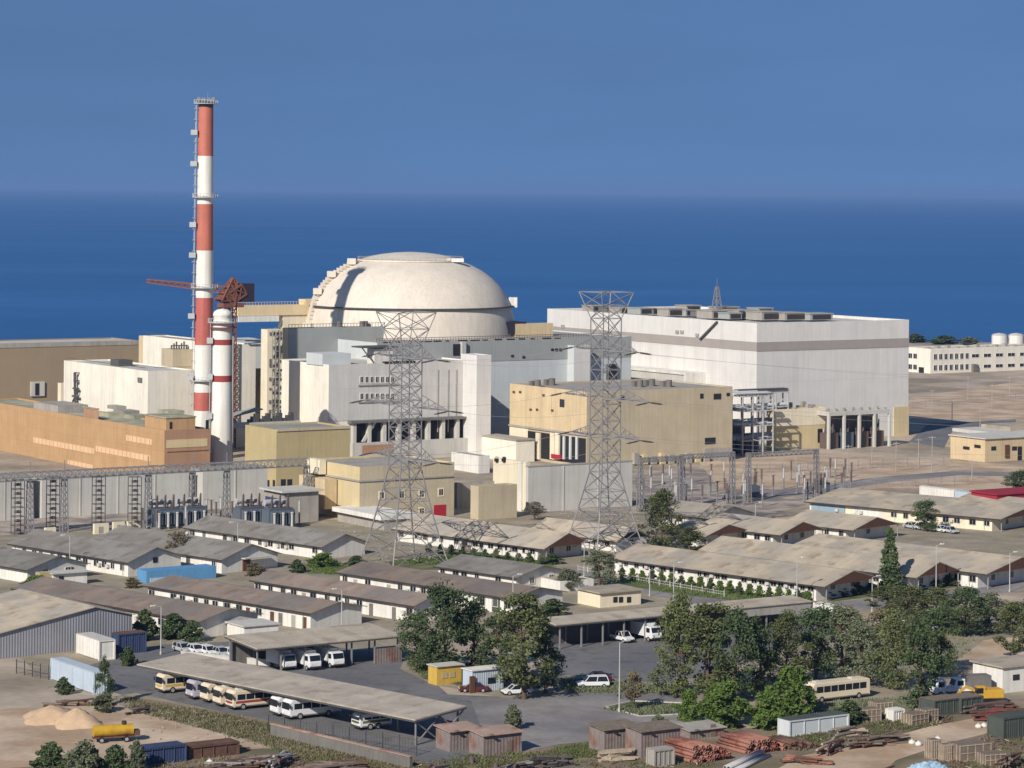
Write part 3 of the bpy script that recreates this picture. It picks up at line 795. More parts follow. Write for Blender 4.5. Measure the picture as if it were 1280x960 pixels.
# --- pipe bridge from the vent stack
P = G(284, 594)
root = thing('pipe_bridge', 'grey roofed pipe bridge running from the shorter stack over the ochre block', 'bridge', P)
zb = height_at(P, 531)
Lb = solve(P, U, 372)
MB().box(0, Lb, -1.5, 1.5, zb - .9, zb + .4).build('deck', M['conc_lt'], root)
MB().prism([(.5, 4, zb + .9), (Lb * .6, 4, zb + 3.2), (Lb * .6, 9, zb + 3.2), (.5, 9, zb + .9)], (0, 0, .3)).build('side_roof', M['conc'], root)
b = MB()
for x in (.6, Lb * .33): b.box(x - .4, x + .4, -1, 1, 0, zb - .9)
b.build('pier', M['conc_dk'], root)
b = MB()
for k in range(12):
    x = Lb * (.3 + .055 * k); b.box(x - .3 - .2 * (k % 3), x + .4, -.6, .6, zb + .4, zb + 1.2 + .7 * ((k * 7) % 3))
b.build('valve_gear', M['steel_dk'], root)

# --- ochre block
root, W, L, hh = block('ochre_block', 'ochre yellow block standing right beside the shorter white stack', 'building', (345, 610), 306, 437, 537, wall='ochre')
for x in (336, 343): feat(root, 'L', x - 2, 600, x + 1, 610, 'window', M['glass'], .06)
for x in (354, 362): feat(root, 'R', x - 3, 599, x + 3, 610, 'window', M['glass'], .06)
feat(root, 'R', 346, 534, 437, 537.5, 'cornice', M['tan'], .25)

# --- grey upper block + scaffold tower + white main block
root, W, L, hh = block('grey_upper_block', 'grey windowless block with tan corners below the left half of the dome', 'building', (360, 562), 350, 487, 410.5, wall='grey_clad', roof='conc')
MB().box(-.12, -.004, .1, L, 0, hh + .05).build('end_wall', M['tan'], root)
MB().box(W - 1.2, W + .1, -.12, -.004, 0, hh + .04).build('corner_strip', M['tan'], root)
b = MB()
for k in range(34): b.beam((W * k / 33, .2, hh), (W * k / 33, .2, hh + 1.1), .09)
b.beam((0, .2, hh + 1.1), (W, .2, hh + 1.1), .12); b.build('railing', M['rail'], root)
for x in (420, 455, 460):
    p = top_pt(root, x, 408, hh); MB().cyl((p.x, 3, hh - .4), (p.x, 3, hh + 1.5), .8, n=10).build('roof_fan', M['conc_dk'], root)
root, W, L, hh = block('stair_tower', 'narrow concrete stair tower pocked with dark openings beside the grey block', 'tower', (333, 576), 325, 351, 412, wall='cream')
rr = random.Random(3)
z = 2.0
b = MB()
while z < hh - 1.5:
    x = .6
    while x < W - .6:
        if rr.random() < .55: b.box(x, x + .5 + .5 * rr.random(), -.25, -.003, z, z + .5 + .6 * rr.random())
        x += 1.0
    z += 1.25
b.build('louvre', M['conc_dk'], root)
b = MB()
for x in (1.2, W * .5, W - 1): b.beam((x, -.7, 0), (x, -.7, hh), .18)
z = 1.5
while z < hh:
    b.beam((1.2, -.7, z), (W - 1, -.7, z), .14); b.beam((1.2, -.7, z), (W * .5, -.7, z + 2.2), .1); z += 2.2
b.build('scaffold', M['conc'], root)

root, W, L, hh = block('auxiliary_block', 'white block with two rows of small windows below the dome, right side toned grey for shade', 'building', (410, 578), 347, 592, 456, wall='cream_white', roof='conc_lt')
P0 = Vector(root.location)
MB().box(.02, W + .06, -.1, -.003, hh - 15.5, hh + .03).build('side_face', M['side_shaded'], root)  # grey tone puts the weaker light on this face into its colour
for yy in (475, 496):
    for k in range(7):
        px = 452 + k * 6.4
        a, z = face_pt(root, 'R', px, yy + 3)
        window(root, 'R', a, z, .95, 1.55, off=-.1, frame=.22)
    feat(root, 'R', 447, yy + 5, 498, yy + 6.5, 'sill', M['conc'], .45)
zu = hh - 15.6
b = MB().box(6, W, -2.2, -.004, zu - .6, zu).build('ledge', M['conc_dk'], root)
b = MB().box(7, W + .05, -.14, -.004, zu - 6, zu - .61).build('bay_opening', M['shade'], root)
for k in range(9):
    x = 7.5 + (W - 9) * k / 8
    MB().box(x - .5, x + .5, -1.6, -.15, 0, zu - .61).build('pillar', M['conc_lt'], root)
MB().prism([(10, -1.3, zu - 5.8), (11, -1.3, zu - 5.8), (14.5, -1.3, zu - .7), (13.5, -1.3, zu - .7)], (0, .6, 0)).build('brace', M['conc_lt'], root)
MB().box(6, W + 1, -3, -1.65, 0, zu - 6).build('plinth', M['conc_lt'], root)
MB().box(9, 19, -3.1, -3.004, zu - 9, zu - 6.6).build('plinth_panel', M['brick_dk'], root)
p = top_pt(root, 462, 453, hh)
w_ = 6.0
cb = MB().box(p.x, p.x + w_, 2, 6, hh - .38, hh + 3.9).build('roof_cabin', M['white'], root)
MB().box(p.x - 4.5, p.x + w_ + 1.5, 1.2, 7, hh + 4.2, hh + 4.6).build('canopy', M['rail'], cb)
b = MB().beam((p.x - 4.2, 1.6, hh + 4.2), (p.x - .4, 1.6, hh), .25).beam((p.x + w_ + 1, 1.6, hh), (p.x + w_ + 1, 1.6, hh + 4.2), .2); b.build('canopy_post', M['rail'], cb)
b = MB().box(p.x - 16, p.x - 7, 3, 12, hh - .38, hh + 2.8); b.build('roof_store', M['pale_clad'], root)
MB().box(p.x + 2, p.x + 12, -.2, 1, hh - .2, hh + .4).build('roof_curb', M['shade'], root)
for x in (547, 560, 570): feat(root, 'R', x - .6, 462, x + .6, 540, 'downpipe', M['conc'], .25)

# --- reactor hall base with white buttress towers
root, W, L, hh = block('reactor_hall', 'wide hall wall in front of the dome, dark grey above and pale below', 'building', (470, 566.8), 400, 788, 428.5, wall='pale_clad', roof='conc', L=60)
MB().box(.1, W + .06, -.1, -.003, hh - 6.2, hh + .02).build('upper_cladding', M['grey_clad'], root)
b = MB()
for k in range(90): b.beam((W * .92 * k / 89, .3, hh), (W * .92 * k / 89, .3, hh + 1.1), .09)
b.beam((0, .3, hh + 1.1), (W * .92, .3, hh + 1.1), .14); b.beam((0, .3, hh + .55), (W * .92, .3, hh + .55), .1)
b.build('railing', M['rail'], root)
b = MB(); rr = random.Random(9)
x = 2
while x < W * .72:
    b.box(x, x + 1 + 3 * rr.random(), -.16, .2, hh - .12, hh + .12 + .15 * rr.random()); x += 4.2
b.build('roof_edge', M['shade'], root)
for x, y in ((640, 445), (654, 446), (690, 437), (695, 437), (700, 437)):
    feat(root, 'R', x - 1.5, y - 1.5, x + 1.5, y + 1.5, 'wall_vent', M['shade'], .3)
feat(root, 'R', 566, 430, 577, 444, 'door', M['shade'], .3)
feat(root, 'R', 575, 427, 580, 444, 'service_duct', M['conc_lt'], 1.2)
feat(root, 'R', 758, 455, 768, 476, 'louvre', M['shade'], 1.2)
block('buttress_tower', 'white windowless tower box between the windowed block and the peach building', 'tower', (595, 572), 575, 613, 444, wall='white_clad', parapet=.4)
root, W, L, hh = block('buttress_tower', 'white tower box partly behind the right hand pylon', 'tower', (717, 556), 705.5, 737, 432, wall='white_clad', parapet=.4)
MB().box(-.1, -.004, .05, L, 0, hh + .02).build('side_face', M['pale_clad'], root)
root, W, L, hh = block('low_annex', 'low white annex with thin grey roof beside the peach building', 'building', (645, 578), 567, 668, 551, wall='cream_white', roof='conc_lt', parapet=.3)
MB().box(-.3, W, -.3, L + .3, hh + .004, hh + .35).build('roof_slab', M['conc'], root)
for x in (622, 631): feat(root, 'L', x - 1.5, 571, x + 1.5, 574, 'vent', M['shade'], .4)
block('porch_block', 'small bright white porch block under the low annex', 'building', (598, 592), 564, 612, 570, wall='white', parapet=.2)
root, W, L, hh = block('crane_house', 'small yellow block to the right of the dome', 'building', (643, 550), 636, 690, 405, wall='buff', roof='conc_lt')
MB().box(-.05, W, -.06, -.003, hh - 5, hh + .03).build('front_panel', M['peach'], root)
p = top_pt(root, 648, 404, hh); MB().box(-4, 4, L - 3, L + 3, hh - 3, hh + .6).build('roof_shed', M['crane_dk'], root)

# --- equipment gantry and the orange crane behind the stacks
P = G(292, 551)
root = thing('transfer_gantry', 'beige transfer gantry beam reaching from the orange crane to the dome', 'gantry', P)
zb = height_at(P, 393); Lb = solve(P, U, 376)
MB().box(0, Lb, -2, 2, zb - .4, zb + 2.6).build('beam', M['beige'], root)
MB().box(0, Lb * .6, -2.4, -2.01, zb - 2.2, zb - .5).build('lower_rail', M['stackwhite'], root)
MB().box(Lb * .68, Lb + 8, -1.6, 1.6, 0, zb - .41).build('end_pier', M['cream'], root)
MB().box(Lb, Lb + 9, -2, 2, zb - .4, zb + 4.2).build('hatch_house', M['beige'], root)
b = MB()
for k in range(24): b.beam((Lb * k / 23, -1.9, zb + 2.6), (Lb * k / 23, -1.9, zb + 3.6), .08)
b.beam((0, -1.9, zb + 3.6), (Lb, -1.9, zb + 3.6), .1); b.build('railing', M['beige'], root)
P2 = G(287, 560)
root = thing('orange_crane', 'rusty orange lattice crane with dark box above the shorter white stack', 'crane', P2, TH)
z0 = height_at(P2, 384); z1 = height_at(P2, 349)
def lattice(b, p, q, r0, r1, n, w, wd):
    p, q = Vector(p), Vector(q); d = (q - p).normalized(); up = Vector((0, 0, 1)) if abs(d.z) < .9 else Vector((1, 0, 0))
    a = d.cross(up).normalized(); c = d.cross(a).normalized()
    cs = [(-1, -1), (1, -1), (1, 1), (-1, 1)]
    pt = lambda k, s: p + (q - p) * (k / n) + (a * s[0] + c * s[1]) * (r0 + (r1 - r0) * k / n)
    for s in cs: b.beam(pt(0, s), pt(n, s), w)
    for k in range(n):
        for i in range(4):
            s, t = cs[i], cs[(i + 1) % 4]
            b.beam(pt(k, s), pt(k + 1, t), wd); b.beam(pt(k, t), pt(k + 1, s), wd)
            b.beam(pt(k + 1, s), pt(k + 1, t), wd)
b = MB(); lattice(b, (0, 0, 0), (0, 0, z0), 1.2, 1.2, 18, .3, .15); b.build('mast', M['crane'], root)
b = MB().box(-3.4, 3.2, -2, 2, z0, z0 + 1.2); lattice(b, (-2, 0, z0 + 1), (1, 0, z1), 2.2, .7, 4, .5, .3); lattice(b, (-3.5, 0, z0 + 1), (3.5, 0, z0 + 5.2), 1.6, 1.6, 3, .5, .35)
b.beam((-2, 1, z0 + 3), (3, -1, z0 + 6), .6); b.box(-1.8, .6, -1.6, 1.6, z0 + 1.3, z0 + 4.2); b.build('slewing_frame', M['crane'], root)
MB().box(2.6, 6.8, -1.6, 1.6, z0 + 1.5, z0 + 6.8).build('counterweight_box', M['crane_dk'], root)
jt = loc_of(root, at_depth(184, 351, P2.y + 6))
b = MB(); lattice(b, (-1.5, 0, z0 + 5), (jt.x, jt.y, jt.z), 1.0, .45, 12, .22, .14); b.build('jib', M['crane'], root)

# --- peach/tan building with open ground floor
root, W, L, hh = block('peach_building', 'tall flat building, tan, with its left side toned peach for stronger light, open bays below', 'building', (733, 585), 637, 915, 490, wall='tan', roof='conc')
zo = face_pt(root, 'L', 690, 537)[1]
MB().box(-.1, -.004, -.02, L, zo, hh + .04).build('upper_front', M['peach'], root)  # peach over tan paints in the stronger light on this side
MB().box(-.45, -.004, -.05, L + .1, zo - .5, zo - .005).build('ledge', M['conc'], root)
ga = face_pt(root, 'L', 660, 555)[0]
MB().box(-.12, -.004, ga, L, 0, zo - .51).build('front_wall', M['cream'], root)
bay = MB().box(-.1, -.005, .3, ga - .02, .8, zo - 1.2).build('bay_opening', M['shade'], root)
for x in (674, 692, 698): feat(root, 'L', x - 2.5, 541, x + 2.5, 574, 'pillar', M['cream'], .6)
for x in (706, 714, 722): feat(root, 'L', x - 1, 545, x + 1, 574, 'pillar', M['pale_clad'], .5)
feat(root, 'L', 692, 568, 704, 573, 'red_equipment', M['redgate'], .9)
feat(root, 'L', 700, 499, 706, 509, 'window', M['glass'], .14)
for x, y in ((672, 512), (643, 490), (651, 490), (691, 513), (680, 494), (664, 512)): feat(root, 'L', x - 1.3, y - 1.3, x + 1.3, y + 1.3, 'wall_vent', M['gable_brown'], .3)
feat(root, 'L', 689.5, 492, 690.5, 517, 'downpipe', M['tan'], .25)
for q in ((892, 492, 901, 499), (875, 492, 879, 498), (908, 491, 912, 495), (881, 547, 894, 555), (776, 494, 780, 499)): feat(root, 'R', *q, 'window', M['glass'], .12)
feat(root, 'R', 880, 560, 915, 578, 'door_panel', M['conc'], .15)
for k in range(9): feat(root, 'R', 790 + k * 11, 566 + (k % 3) * 2, 796 + k * 11, 580, 'equipment_cabinet', M['buff' if k % 2 else 'conc'], 1.2)
for x, y in ((672, 480), (690, 478), (800, 480), (815, 479), (836, 480)):
    p = top_pt(root, x, y + 2, hh)
    b = MB().cyl((p.x, max(p.y, 2), hh - .4), (p.x, max(p.y, 2), hh + 1.6), .9, n=10); b.box(p.x - 1.2, p.x + 1.4, max(p.y, 2) + 1, max(p.y, 2) + 2.5, hh - .4, hh + 1.2); b.build('roof_fan', M['conc_dk'], root)

# --- pipe rack and low buildings before the turbine hall
P = G(928, 570)
root = thing('pipe_rack', 'open steel pipe rack with silver pipes between the tan wall and turbine hall', 'pipe rack', P)
W1 = solve(P, U, 966); W = solve(P, U, 1012); zt = height_at(P, 496)
xs = [W1 * i / 3 for i in range(4)] + [W1 + (W - W1) * i / 3 for i in range(1, 4)]
b = MB()
for i, x in enumerate(xs):
    rows = (0, 5, 10) if i < 4 else (10, 12.5)
    for y in rows: b.beam((x, y, 0), (x, y, zt), .34)
    for k in range(1, 5): b.beam((x, rows[0], zt * k / 4), (x, 12.5, zt * k / 4), .28)
for k in range(1, 5):
    for y in (0, 5): b.beam((0, y, zt * k / 4), (W1, y, zt * k / 4), .28)
    for y in (10, 12.5): b.beam((0, y, zt * k / 4), (W, y, zt * k / 4), .28)
b.build('frame', M['porc_lt'], root)
for k in range(1, 5):
    for j_, y in enumerate((1, 2.6, 4, 6.5, 8.5, 11.3)):
        MB().cyl((-1.5, y, zt * k / 4 + .55), ((W if y > 10 else W1) + .8, y, zt * k / 4 + .55), .28 + .14 * (j_ % 3), n=10).build('pipe', M[('porc_lt', 'steel', 'pale_clad')[(j_ + k) % 3]], root)
for i in range(4): MB().cyl((W1 * (i + .5) / 4, 7, .1), (W1 * (i + .5) / 4, 7, 3.5 + (i % 3)), 1.1, n=12).build('vessel', M['steel_dk'], root)
MB().box(W1 * .6, W, 10, 12.6, zt + .95, zt + 1.15).build('cover_roof', M['steel_dk'], root)
MB().box(0, W1, 13, 13.3, 0, zt * .5).build('back_screen', M['conc_dk'], root)

root, W, L, hh = block('yellow_annex', 'low pale yellow annex in front of the turbine hall', 'building', (968, 563), 958, 1034, 512, wall='buff', roof='conc_lt')
MB().box(.2, W - .2, -.08, -.004, hh * .58, hh + .02).build('upper_panel', M['cream'], root)
feat(root, 'R', 1022, 536, 1028, 553, 'door', M['shade'], .1)
feat(root, 'R', 1028.5, 536, 1033, 553, 'door_leaf', M['white'], .12)
for k in range(10): p = (W * (k + .5) / 10, 2 + (k * 5 % 7)); MB().box(p[0] - .8, p[0] + .6, p[1], p[1] + 1.2, hh - .4, hh + .5 + .4 * (k % 3)).build('roof_vent', M['conc'], root)
P = G(1036, 562)
root = thing('transformer_bay', 'row of tall concrete columns with dark transformers behind at the turbine hall foot', 'transformer bay', P)
W = solve(P, U, 1112); zt = height_at(P, 515)
MB().box(0, W, 0, 5.5, zt - 1.2, zt).build('roof_beam', M['conc_lt'], root)
MB().box(0, W, 5.52, 6, 0, zt - .1).build('back_wall', M['conc_dk'], root)
for k in range(5): MB().box(W * k / 4 - .32, W * k / 4 + .32, -.3, .6, 0, zt - 1.21).build('column', M['conc_lt'], root)
for k in range(4):
    x = W * (k + .5) / 4
    t = MB().box(x - 2.2, x + 2.2, 1.8, 5, 0, 4.6).build('transformer', M['xfmr'] if k == 1 else M['porcelain'], root)
    b = MB()
    for j in range(3): b.cyl((x - 1.4 + 1.4 * j, 3.5, 4.6), (x - 1.4 + 1.4 * j, 3.2, 8), .35, .18, 8)
    b.build('bushing', M['porcelain'], t)
b = MB()
for k in range(22): b.box(W * k / 22, W * k / 22 + .6, 1 + (k % 3), 2 + (k % 3), zt, zt + .25 + .2 * (k * 5 % 4))
b.build('roof_gear', M['conc'], root)

# --- far right: office building, tanks
root, W, L, hh = block('office_building', 'long cream two storey office with rows of windows beyond the sand field', 'building', (1163, 467), 1132, 1330, 436, wall='cream_white', roof='conc_lt')
for zz in (1.2, hh * .56):
    for k in range(7):
        a = face_pt(root, 'R', 1169 + k * 6.6, 460)[0]; window(root, 'R', a, zz, 1.7, 2.2, frame=.2, fm='white')
    for k in range(6):
        a = face_pt(root, 'R', 1219 + k * 15, 460)[0]; window(root, 'R', a, zz + .4, 4.0, 1.3, frame=.15)
    for k in range(2):
        a = face_pt(root, 'L', 1138 + k * 6, 455)[0]; window(root, 'L', a, zz, 2.2, 2.0, frame=.2)
feat(root, 'L', 1149, 459, 1155, 467, 'door', M['shade'], .3)
feat(root, 'R', 1214, 455, 1219, 468, 'entrance', M['conc_dk'], 1.5)
b = MB()
for k in range(14): b.box(W * k / 14 + 1, W * k / 14 + 3, 3, 5, hh - .3, hh + .4 + .3 * (k % 3))
b.build('roof_unit', M['conc'], root)
for px, lab in ((1249, 'left one of two white storage tanks behind the long office'), (1270, 'right one of two white storage tanks behind the long office')):
    P = G(px, 443)
    t = thing('storage_tank', lab, 'tank', P, 0, 'white storage tanks')
    zt = height_at(P, 419)
    MB().cyl((0, 0, 0), (0, 0, zt), 3.6, n=28).build('shell', M['white'], t)
    MB().lathe([(3.7, zt + .01), (2.5, zt + .7), (.02, zt + 1.1)], 28).build('roof', M['conc_lt'], t)
    MB().beam((3.7, 0, 0), (3.7, 0, zt), .25).build('ladder', M['conc'], t)

root, W, L, hh = block('guard_building', 'small peach flat building on the sand at the right edge', 'building', (1231, 578), 1188, 1310, 549, wall='peach', roof='roof_tan', parapet=.35)
for x, y in ((1208, 560), (1222, 558)): feat(root, 'L', x - 4, y - 2, x + 4, y + 2, 'window', M['glass'], .08)
for x in (1242, 1268, 1284): feat(root, 'R', x - 3, 558, x + 3, 563, 'window', M['glass'], .08)
feat(root, 'R', 1256, 556, 1261, 572, 'downpipe', M['gable_brown'], .3); feat(root, 'R', 1272, 558, 1277, 578, 'door', M['shade'], .1)
MB().box(-.5, W, -.5, L + .5, hh + .004, hh + .3).build('roof_slab', M['conc_lt'], root)
root, W, L, hh = block('canopy_building', 'wide low canopy with thin white roof edge behind the small peach building', 'building', (1262, 560), 1214, 1330, 545, wall='gable_brown', roof='conc', parapet=.1)
MB().box(-4, W + 2, -4, L + 4, hh + .004, hh + 1.0).build('canopy_roof', M['conc_lt'], root)
b = MB()
for k in range(7): b.beam((-3.6 + k * 5, -3.6, 0), (-3.6 + k * 5, -3.6, hh), .3)
for k in range(4): b.beam((-3.6, k * 5, 0), (-3.6, k * 5, hh), .3)
b.build('canopy_post', M['conc_lt'], root)
MB().box(4, W, 4, L, hh + 1.01, hh + 2.2).build('upper_roof', M['roof_tan'], root)

# --- buildings behind the barracks
root, W, L, hh = block('admin_building', 'beige flat building with a red gate behind the left pylon', 'building', (449, 652), 386, 567, 584, wall='buff', roof='conc')
MB().box(.05, W + .06, -.06, -.003, 0, hh + .02).build('side_wall', M['tan'], root)
MB().box(-.3, W + .1, -.35, -.065, hh * .73, hh * .76).build('ledge', M['conc'], root)
MB().box(-.35, -.004, -.3, L, hh * .73, hh * .76).build('ledge', M['conc'], root)
for x, y in ((477, 619), (502, 618), (527, 617), (551, 615), (527, 639)):
    a, z = face_pt(root, 'R', x, y + 4); window(root, 'R', a, z, 1.1, 1.4, off=-.06, frame=.3, fm='cream')
feat(root, 'R', 542, 631, 557, 646, 'gate', M['redgate'], .15)
feat(root, 'R', 467, 638, 482, 647, 'garage_opening', M['shade'], .12)
a0, z0 = face_pt(root, 'L', 393, 600)
MB().box(-2, -.36, a0 - 6, a0, hh * .77, hh + .5).build('bay', M['cream'], root)
MB().box(-3.5, -.36, a0 - 11, a0 + 1, 2, hh * .72).build('lower_bay', M['peach'], root)
root, W, L, hh = block('tan_store', 'tan windowless store between the beige building and the cream block', 'building', (598, 650), 588, 646, 608, wall='tan', roof='conc')
block('dark_gateway', 'deep shaded gateway wall between the beige building and the tan store', 'wall', (571, 636), 566, 599, 604, wall='conc', W=12)
root, W, L, hh = block('cream_block', 'bright cream block with a pillar beside the grey yard wall', 'building', (657, 640), 616, 662, 578, wall='cream', roof='conc')
MB().box(-.5, .1, 1.2, 2.4, 0, hh + .1).build('pillar', M['white'], root)
for x in (622, 631): feat(root, 'L', x - 1.5, 573, x + 1.5, 577, 'roof_vent', M['shade'], .6)

def wallslab(name, lab, p0, x1, ytop, thick, m, group=None, cap=True):
    P = G(*p0); W = solve(P, U, x1); hh = height_at(P, ytop)
    r = thing(name, lab, 'wall', P, TH, group)
    MB().box(0, W, 0, thick, 0, hh).build('panel', M[m], r)
    if cap: MB().box(-.1, W + .1, -.1, thick + .1, hh + .004, hh + .25).build('coping', M['conc'], r)
    n_ = max(2, int(W / 8))
    b = MB()
    for k in range(1, n_): b.box(W * k / n_ - .15, W * k / n_ + .15, -.12, -.003, 0, hh - .01)
    b.build('rib', M[m], r)
    return r, W, hh
wallslab('yard_wall', 'tall pale grey yard wall behind the right hand pylon', (660, 641), 790, 584, 1.0, 'conc_lt')
wallslab('blast_wall', 'pale grey blast wall at the left edge of the switchyard', (-30, 653), 41, 600, 6.0, 'conc_lt')
wallslab('blast_wall', 'widest pale grey blast wall behind the switchyard gantry', (52, 648), 239, 599, 6.0, 'conc_lt')
wallslab('blast_wall', 'pale grey blast wall ending beside the ochre block', (253, 637), 334, 588, 6.0, 'conc_lt')
root, W, L, hh = block('switch_kiosk', 'small grey switch house with dark blue front beside the transformers', 'hut', (355, 654), 330, 398, 616, wall='conc', roof='conc_lt')
MB().box(-1, W + 1, -.8, L + .5, hh + .004, hh + .4).build('roof_slab', M['conc_lt'], root)
feat(root, 'L', 332, 622, 353, 645, 'door', M['navy'], .1)
for k, (x0, y0, x1, yt, lab) in enumerate(((57, 672, 70, 660, 'single cream cabinet at the left foot of the gantry'), (118, 668, 136, 655, 'widest cream cabinet below the scaffold racks'), (142, 665, 156, 653, 'middle cream cabinet below the scaffold racks'), (160, 664, 175, 652, 'right hand cream cabinet below the scaffold racks'))):
    r, W, L, hh = block('control_cabinet', lab, 'cabinet', (x0, y0), x0 - 2, x1, yt, wall='cream', parapet=.1)
    MB().box(W * .3, W * .6, -.06, -.004, .2, hh * .7).build('door', M['conc'], r)

# ================================================================== SWITCHYARD
P = G(37, 668)
root = thing('switchyard_gantry', 'long steel lattice gantry on tall posts along the blast walls', 'gantry', P)
zt = height_at(P, 590)
Lg = solve(P, U, 384)
b = MB(); lattice(b, (-14, 0, zt - .9), (Lg, 0, zt - .9), .85, .85, 46, .16, .09); b.build('lattice_beam', M['steel'], root)
for px in (37, 80, 185, 240, 283, 383):
    t = solve(P, U, px)
    b = MB()
    for sx, sy in ((-.5, -.5), (.5, -.5), (.5, .5), (-.5, .5)): b.beam((t + sx * 1.3, sy * 1.6, 0), (t + sx * .8, sy, zt - 1.7), .2)
    for k in range(9):
        z0, z1 = (zt - 1.7) * k / 9, (zt - 1.7) * (k + 1) / 9
        b.beam((t - .6, -.6, z0), (t + .5, -.6, z1), .1); b.beam((t + .6, .6, z0), (t - .5, .6, z1), .1); b.beam((t - .6, .6, z0), (t - .5, -.6, z1), .1); b.beam((t + .6, -.6, z0), (t + .5, .6, z1), .1)
    b.beam((t, 0, zt), (t, 0, zt + 2.2), .15)
    b.build('post', M['steel'], root)

def racktower(lab, px, py, ytop, grp='scaffold racks by the blast walls'):
    P = G(px, py); r = thing('insulator_rack', lab, 'rack', P, TH, grp); h = height_at(P, ytop)
    b = MB()
    for sx in (-1.1, 1.1):
        for sy in (-1, 1): b.beam((sx, sy, 0), (sx, sy, h), .14)
    n_ = 6
    for k in range(n_ + 1):
        z = h * k / n_
        for s_ in (-1, 1): b.beam((-1.1, s_, z), (1.1, s_, z), .12); b.beam((s_ * 1.1, -1, z), (s_ * 1.1, 1, z), .12)
    b.build('frame', M['steel_dk'], r)
    for k in range(n_):
        z = h * (k + .35) / n_
        MB().lathe([(.02, z), (.9, z + .1), (.35, z + .25), (.95, z + .4), (.3, z + .6), (.02, z + .65)], 12).build('insulator', M['porcelain'], r)
for px, lab in ((66, 'leftmost scaffold rack of dark insulators'), (123, 'second scaffold rack of dark insulators from the left'), (168, 'third scaffold rack of dark insulators from the left')):
    racktower(lab, px, 664, 596)
racktower('scaffold rack of insulators cut by the left frame edge', 22, 668, 600)

def transformer(lab, px, py, sc_=1.0):
    r = thing('power_transformer', lab, 'transformer', G(px, py), TH, 'blue grey transformers in the switchyard')
    MB().box(0, 6.5, 0, 3.4, .5, 4.2).box(.3, 6.2, .3, 3.1, 4.204, 4.5).build('tank', M['xfmr'], r, bevel=.06)
    MB().box(-.3, 6.8, -.2, 3.6, 0, .496).build('plinth', M['conc'], r)
    for j in range(3):
        b = MB()
        for k in range(6): b.box(.4 + j * 2.1 + k * .26, .5 + j * 2.1 + k * .26, -1.0, -.02, 1.0, 3.9)
        b.build('radiator', M['xfmr'], r)
    MB().cyl((.2, 2.4, 5.7), (5.2, 2.4, 5.7), .65, n=14).build('conservator', M['porc_lt'], r)
    MB().beam((.8, 2.4, 4.4), (.8, 2.4, 5.2), .25).beam((4.6, 2.4, 4.4), (4.6, 2.4, 5.2), .25).build('bracket', M['steel'], r)
    for k in range(3):
        x = 1.2 + 2 * k; b = MB()
        b.cyl((x, 1.0, 4.4), (x, .7, 7.4), .28, .14, 10)
        for q in range(8): b.cyl((x, 1 - .03 * q, 4.7 + .33 * q), (x, 1 - .03 * q, 4.8 + .33 * q), .42 - .02 * q, n=10)
        b.build('bushing', M['porcelain'], r)
    for k in range(3):
        MB().cyl((.9 + 2.2 * k, -.9, .5), (.9 + 2.2 * k, -.9, 3.4), .32, n=10).cyl((.9 + 2.2 * k, -.9, 3.404), (.9 + 2.2 * k, -.9, 3.7), .45, n=10).build('cooler_pipe', M['porc_lt'], r)
    return r
transformer('blue grey transformer beside the third insulator rack', 192, 662)
transformer('blue grey transformer below the dark gap between blast walls', 226, 660)
transformer('blue grey transformer in front of the rightmost blast wall', 336, 662)
transformer('blue grey transformer beside the grey switch house', 300, 660)

def ins_post(h, style=0):
    r = thing('insulator_post', 'slim switchyard post topped by ribbed insulators', 'insulator', (0, 0, 0), TH)
    MB().box(-.14, .14, -.14, .14, 0, h * .5).box(-.45, .45, -.45, .45, 0, .3).build('pedestal', M['steel'], r)
    prof = [(.02, h * .5)]; n_ = 9
    for k in range(n_):
        z = h * (.5 + .5 * k / n_); dz = h * .5 / n_
        prof += [(.16, z), (.32, z + dz * .35), (.16, z + dz * .7)]
    prof += [(.12, h), (.02, h)]
    MB().lathe(prof, 10).build('insulator', M['porcelain' if style == 0 else 'porc_lt'], r)
    MB().beam((-.6, 0, h), (.6, 0, h), .14).build('terminal', M['steel'], r)
    return r
pA, pB = ins_post(5.0), ins_post(5.5, 1)
usedp = []
def put_post(proto, px, py, lab, grp):
    if proto not in usedp:
        usedp.append(proto); proto.location = G(px, py); proto['label'] = lab; proto['group'] = grp
    else: dup(proto, G(px, py), None, lab, grp)
rr = random.Random(21)
gl = 'insulator posts by the left blast walls'
for i, (px, py) in enumerate([(206, 658), (214, 656), (248, 657), (258, 655), (264, 653), (270, 656), (276, 652), (290, 655), (326, 655), (344, 656), (350, 652), (366, 653), (374, 656), (178, 664), (196, 666), (232, 664), (310, 658)]):
    put_post(pA if i % 3 else pB, px, py, 'slim post with ribbed insulator standing in front of the left blast walls', gl)
gr_ = 'insulator posts on the right switchyard'
for i in range(60):
    px = 795 + rr.random() * 270; py = 636 - rr.random() * 34 - max(0, px - 960) * .08
    put_post(pA if i % 2 else pB, px, py, 'slim post with ribbed insulator on the gravel right of the pylons', gr_)
def portal(lab, px0, py0, px1, ytop):
    P = G(px0, py0); r = thing('portal_gantry', lab, 'gantry', P, TH, 'portal gantries on the right switchyard')
    W = solve(P, U, px1); h = height_at(P, ytop)
    for t in (0, W):
        b = MB(); lattice(b, (t, 0, 0), (t, 0, h), .6, .4, 9, .16, .08); b.build('post', M['steel'], r)
    b = MB(); lattice(b, (0, 0, h - .6), (W, 0, h - .6), .5, .5, 14, .14, .08); b.build('beam', M['steel'], r)
portal('steel portal gantry nearest the tan wall on the right switchyard', 852, 634, 915, 568)
portal('steel portal gantry farther right on the sandy switchyard', 935, 628, 1020, 566)
portal('steel portal gantry right beside the yard wall', 800, 640, 850, 572)
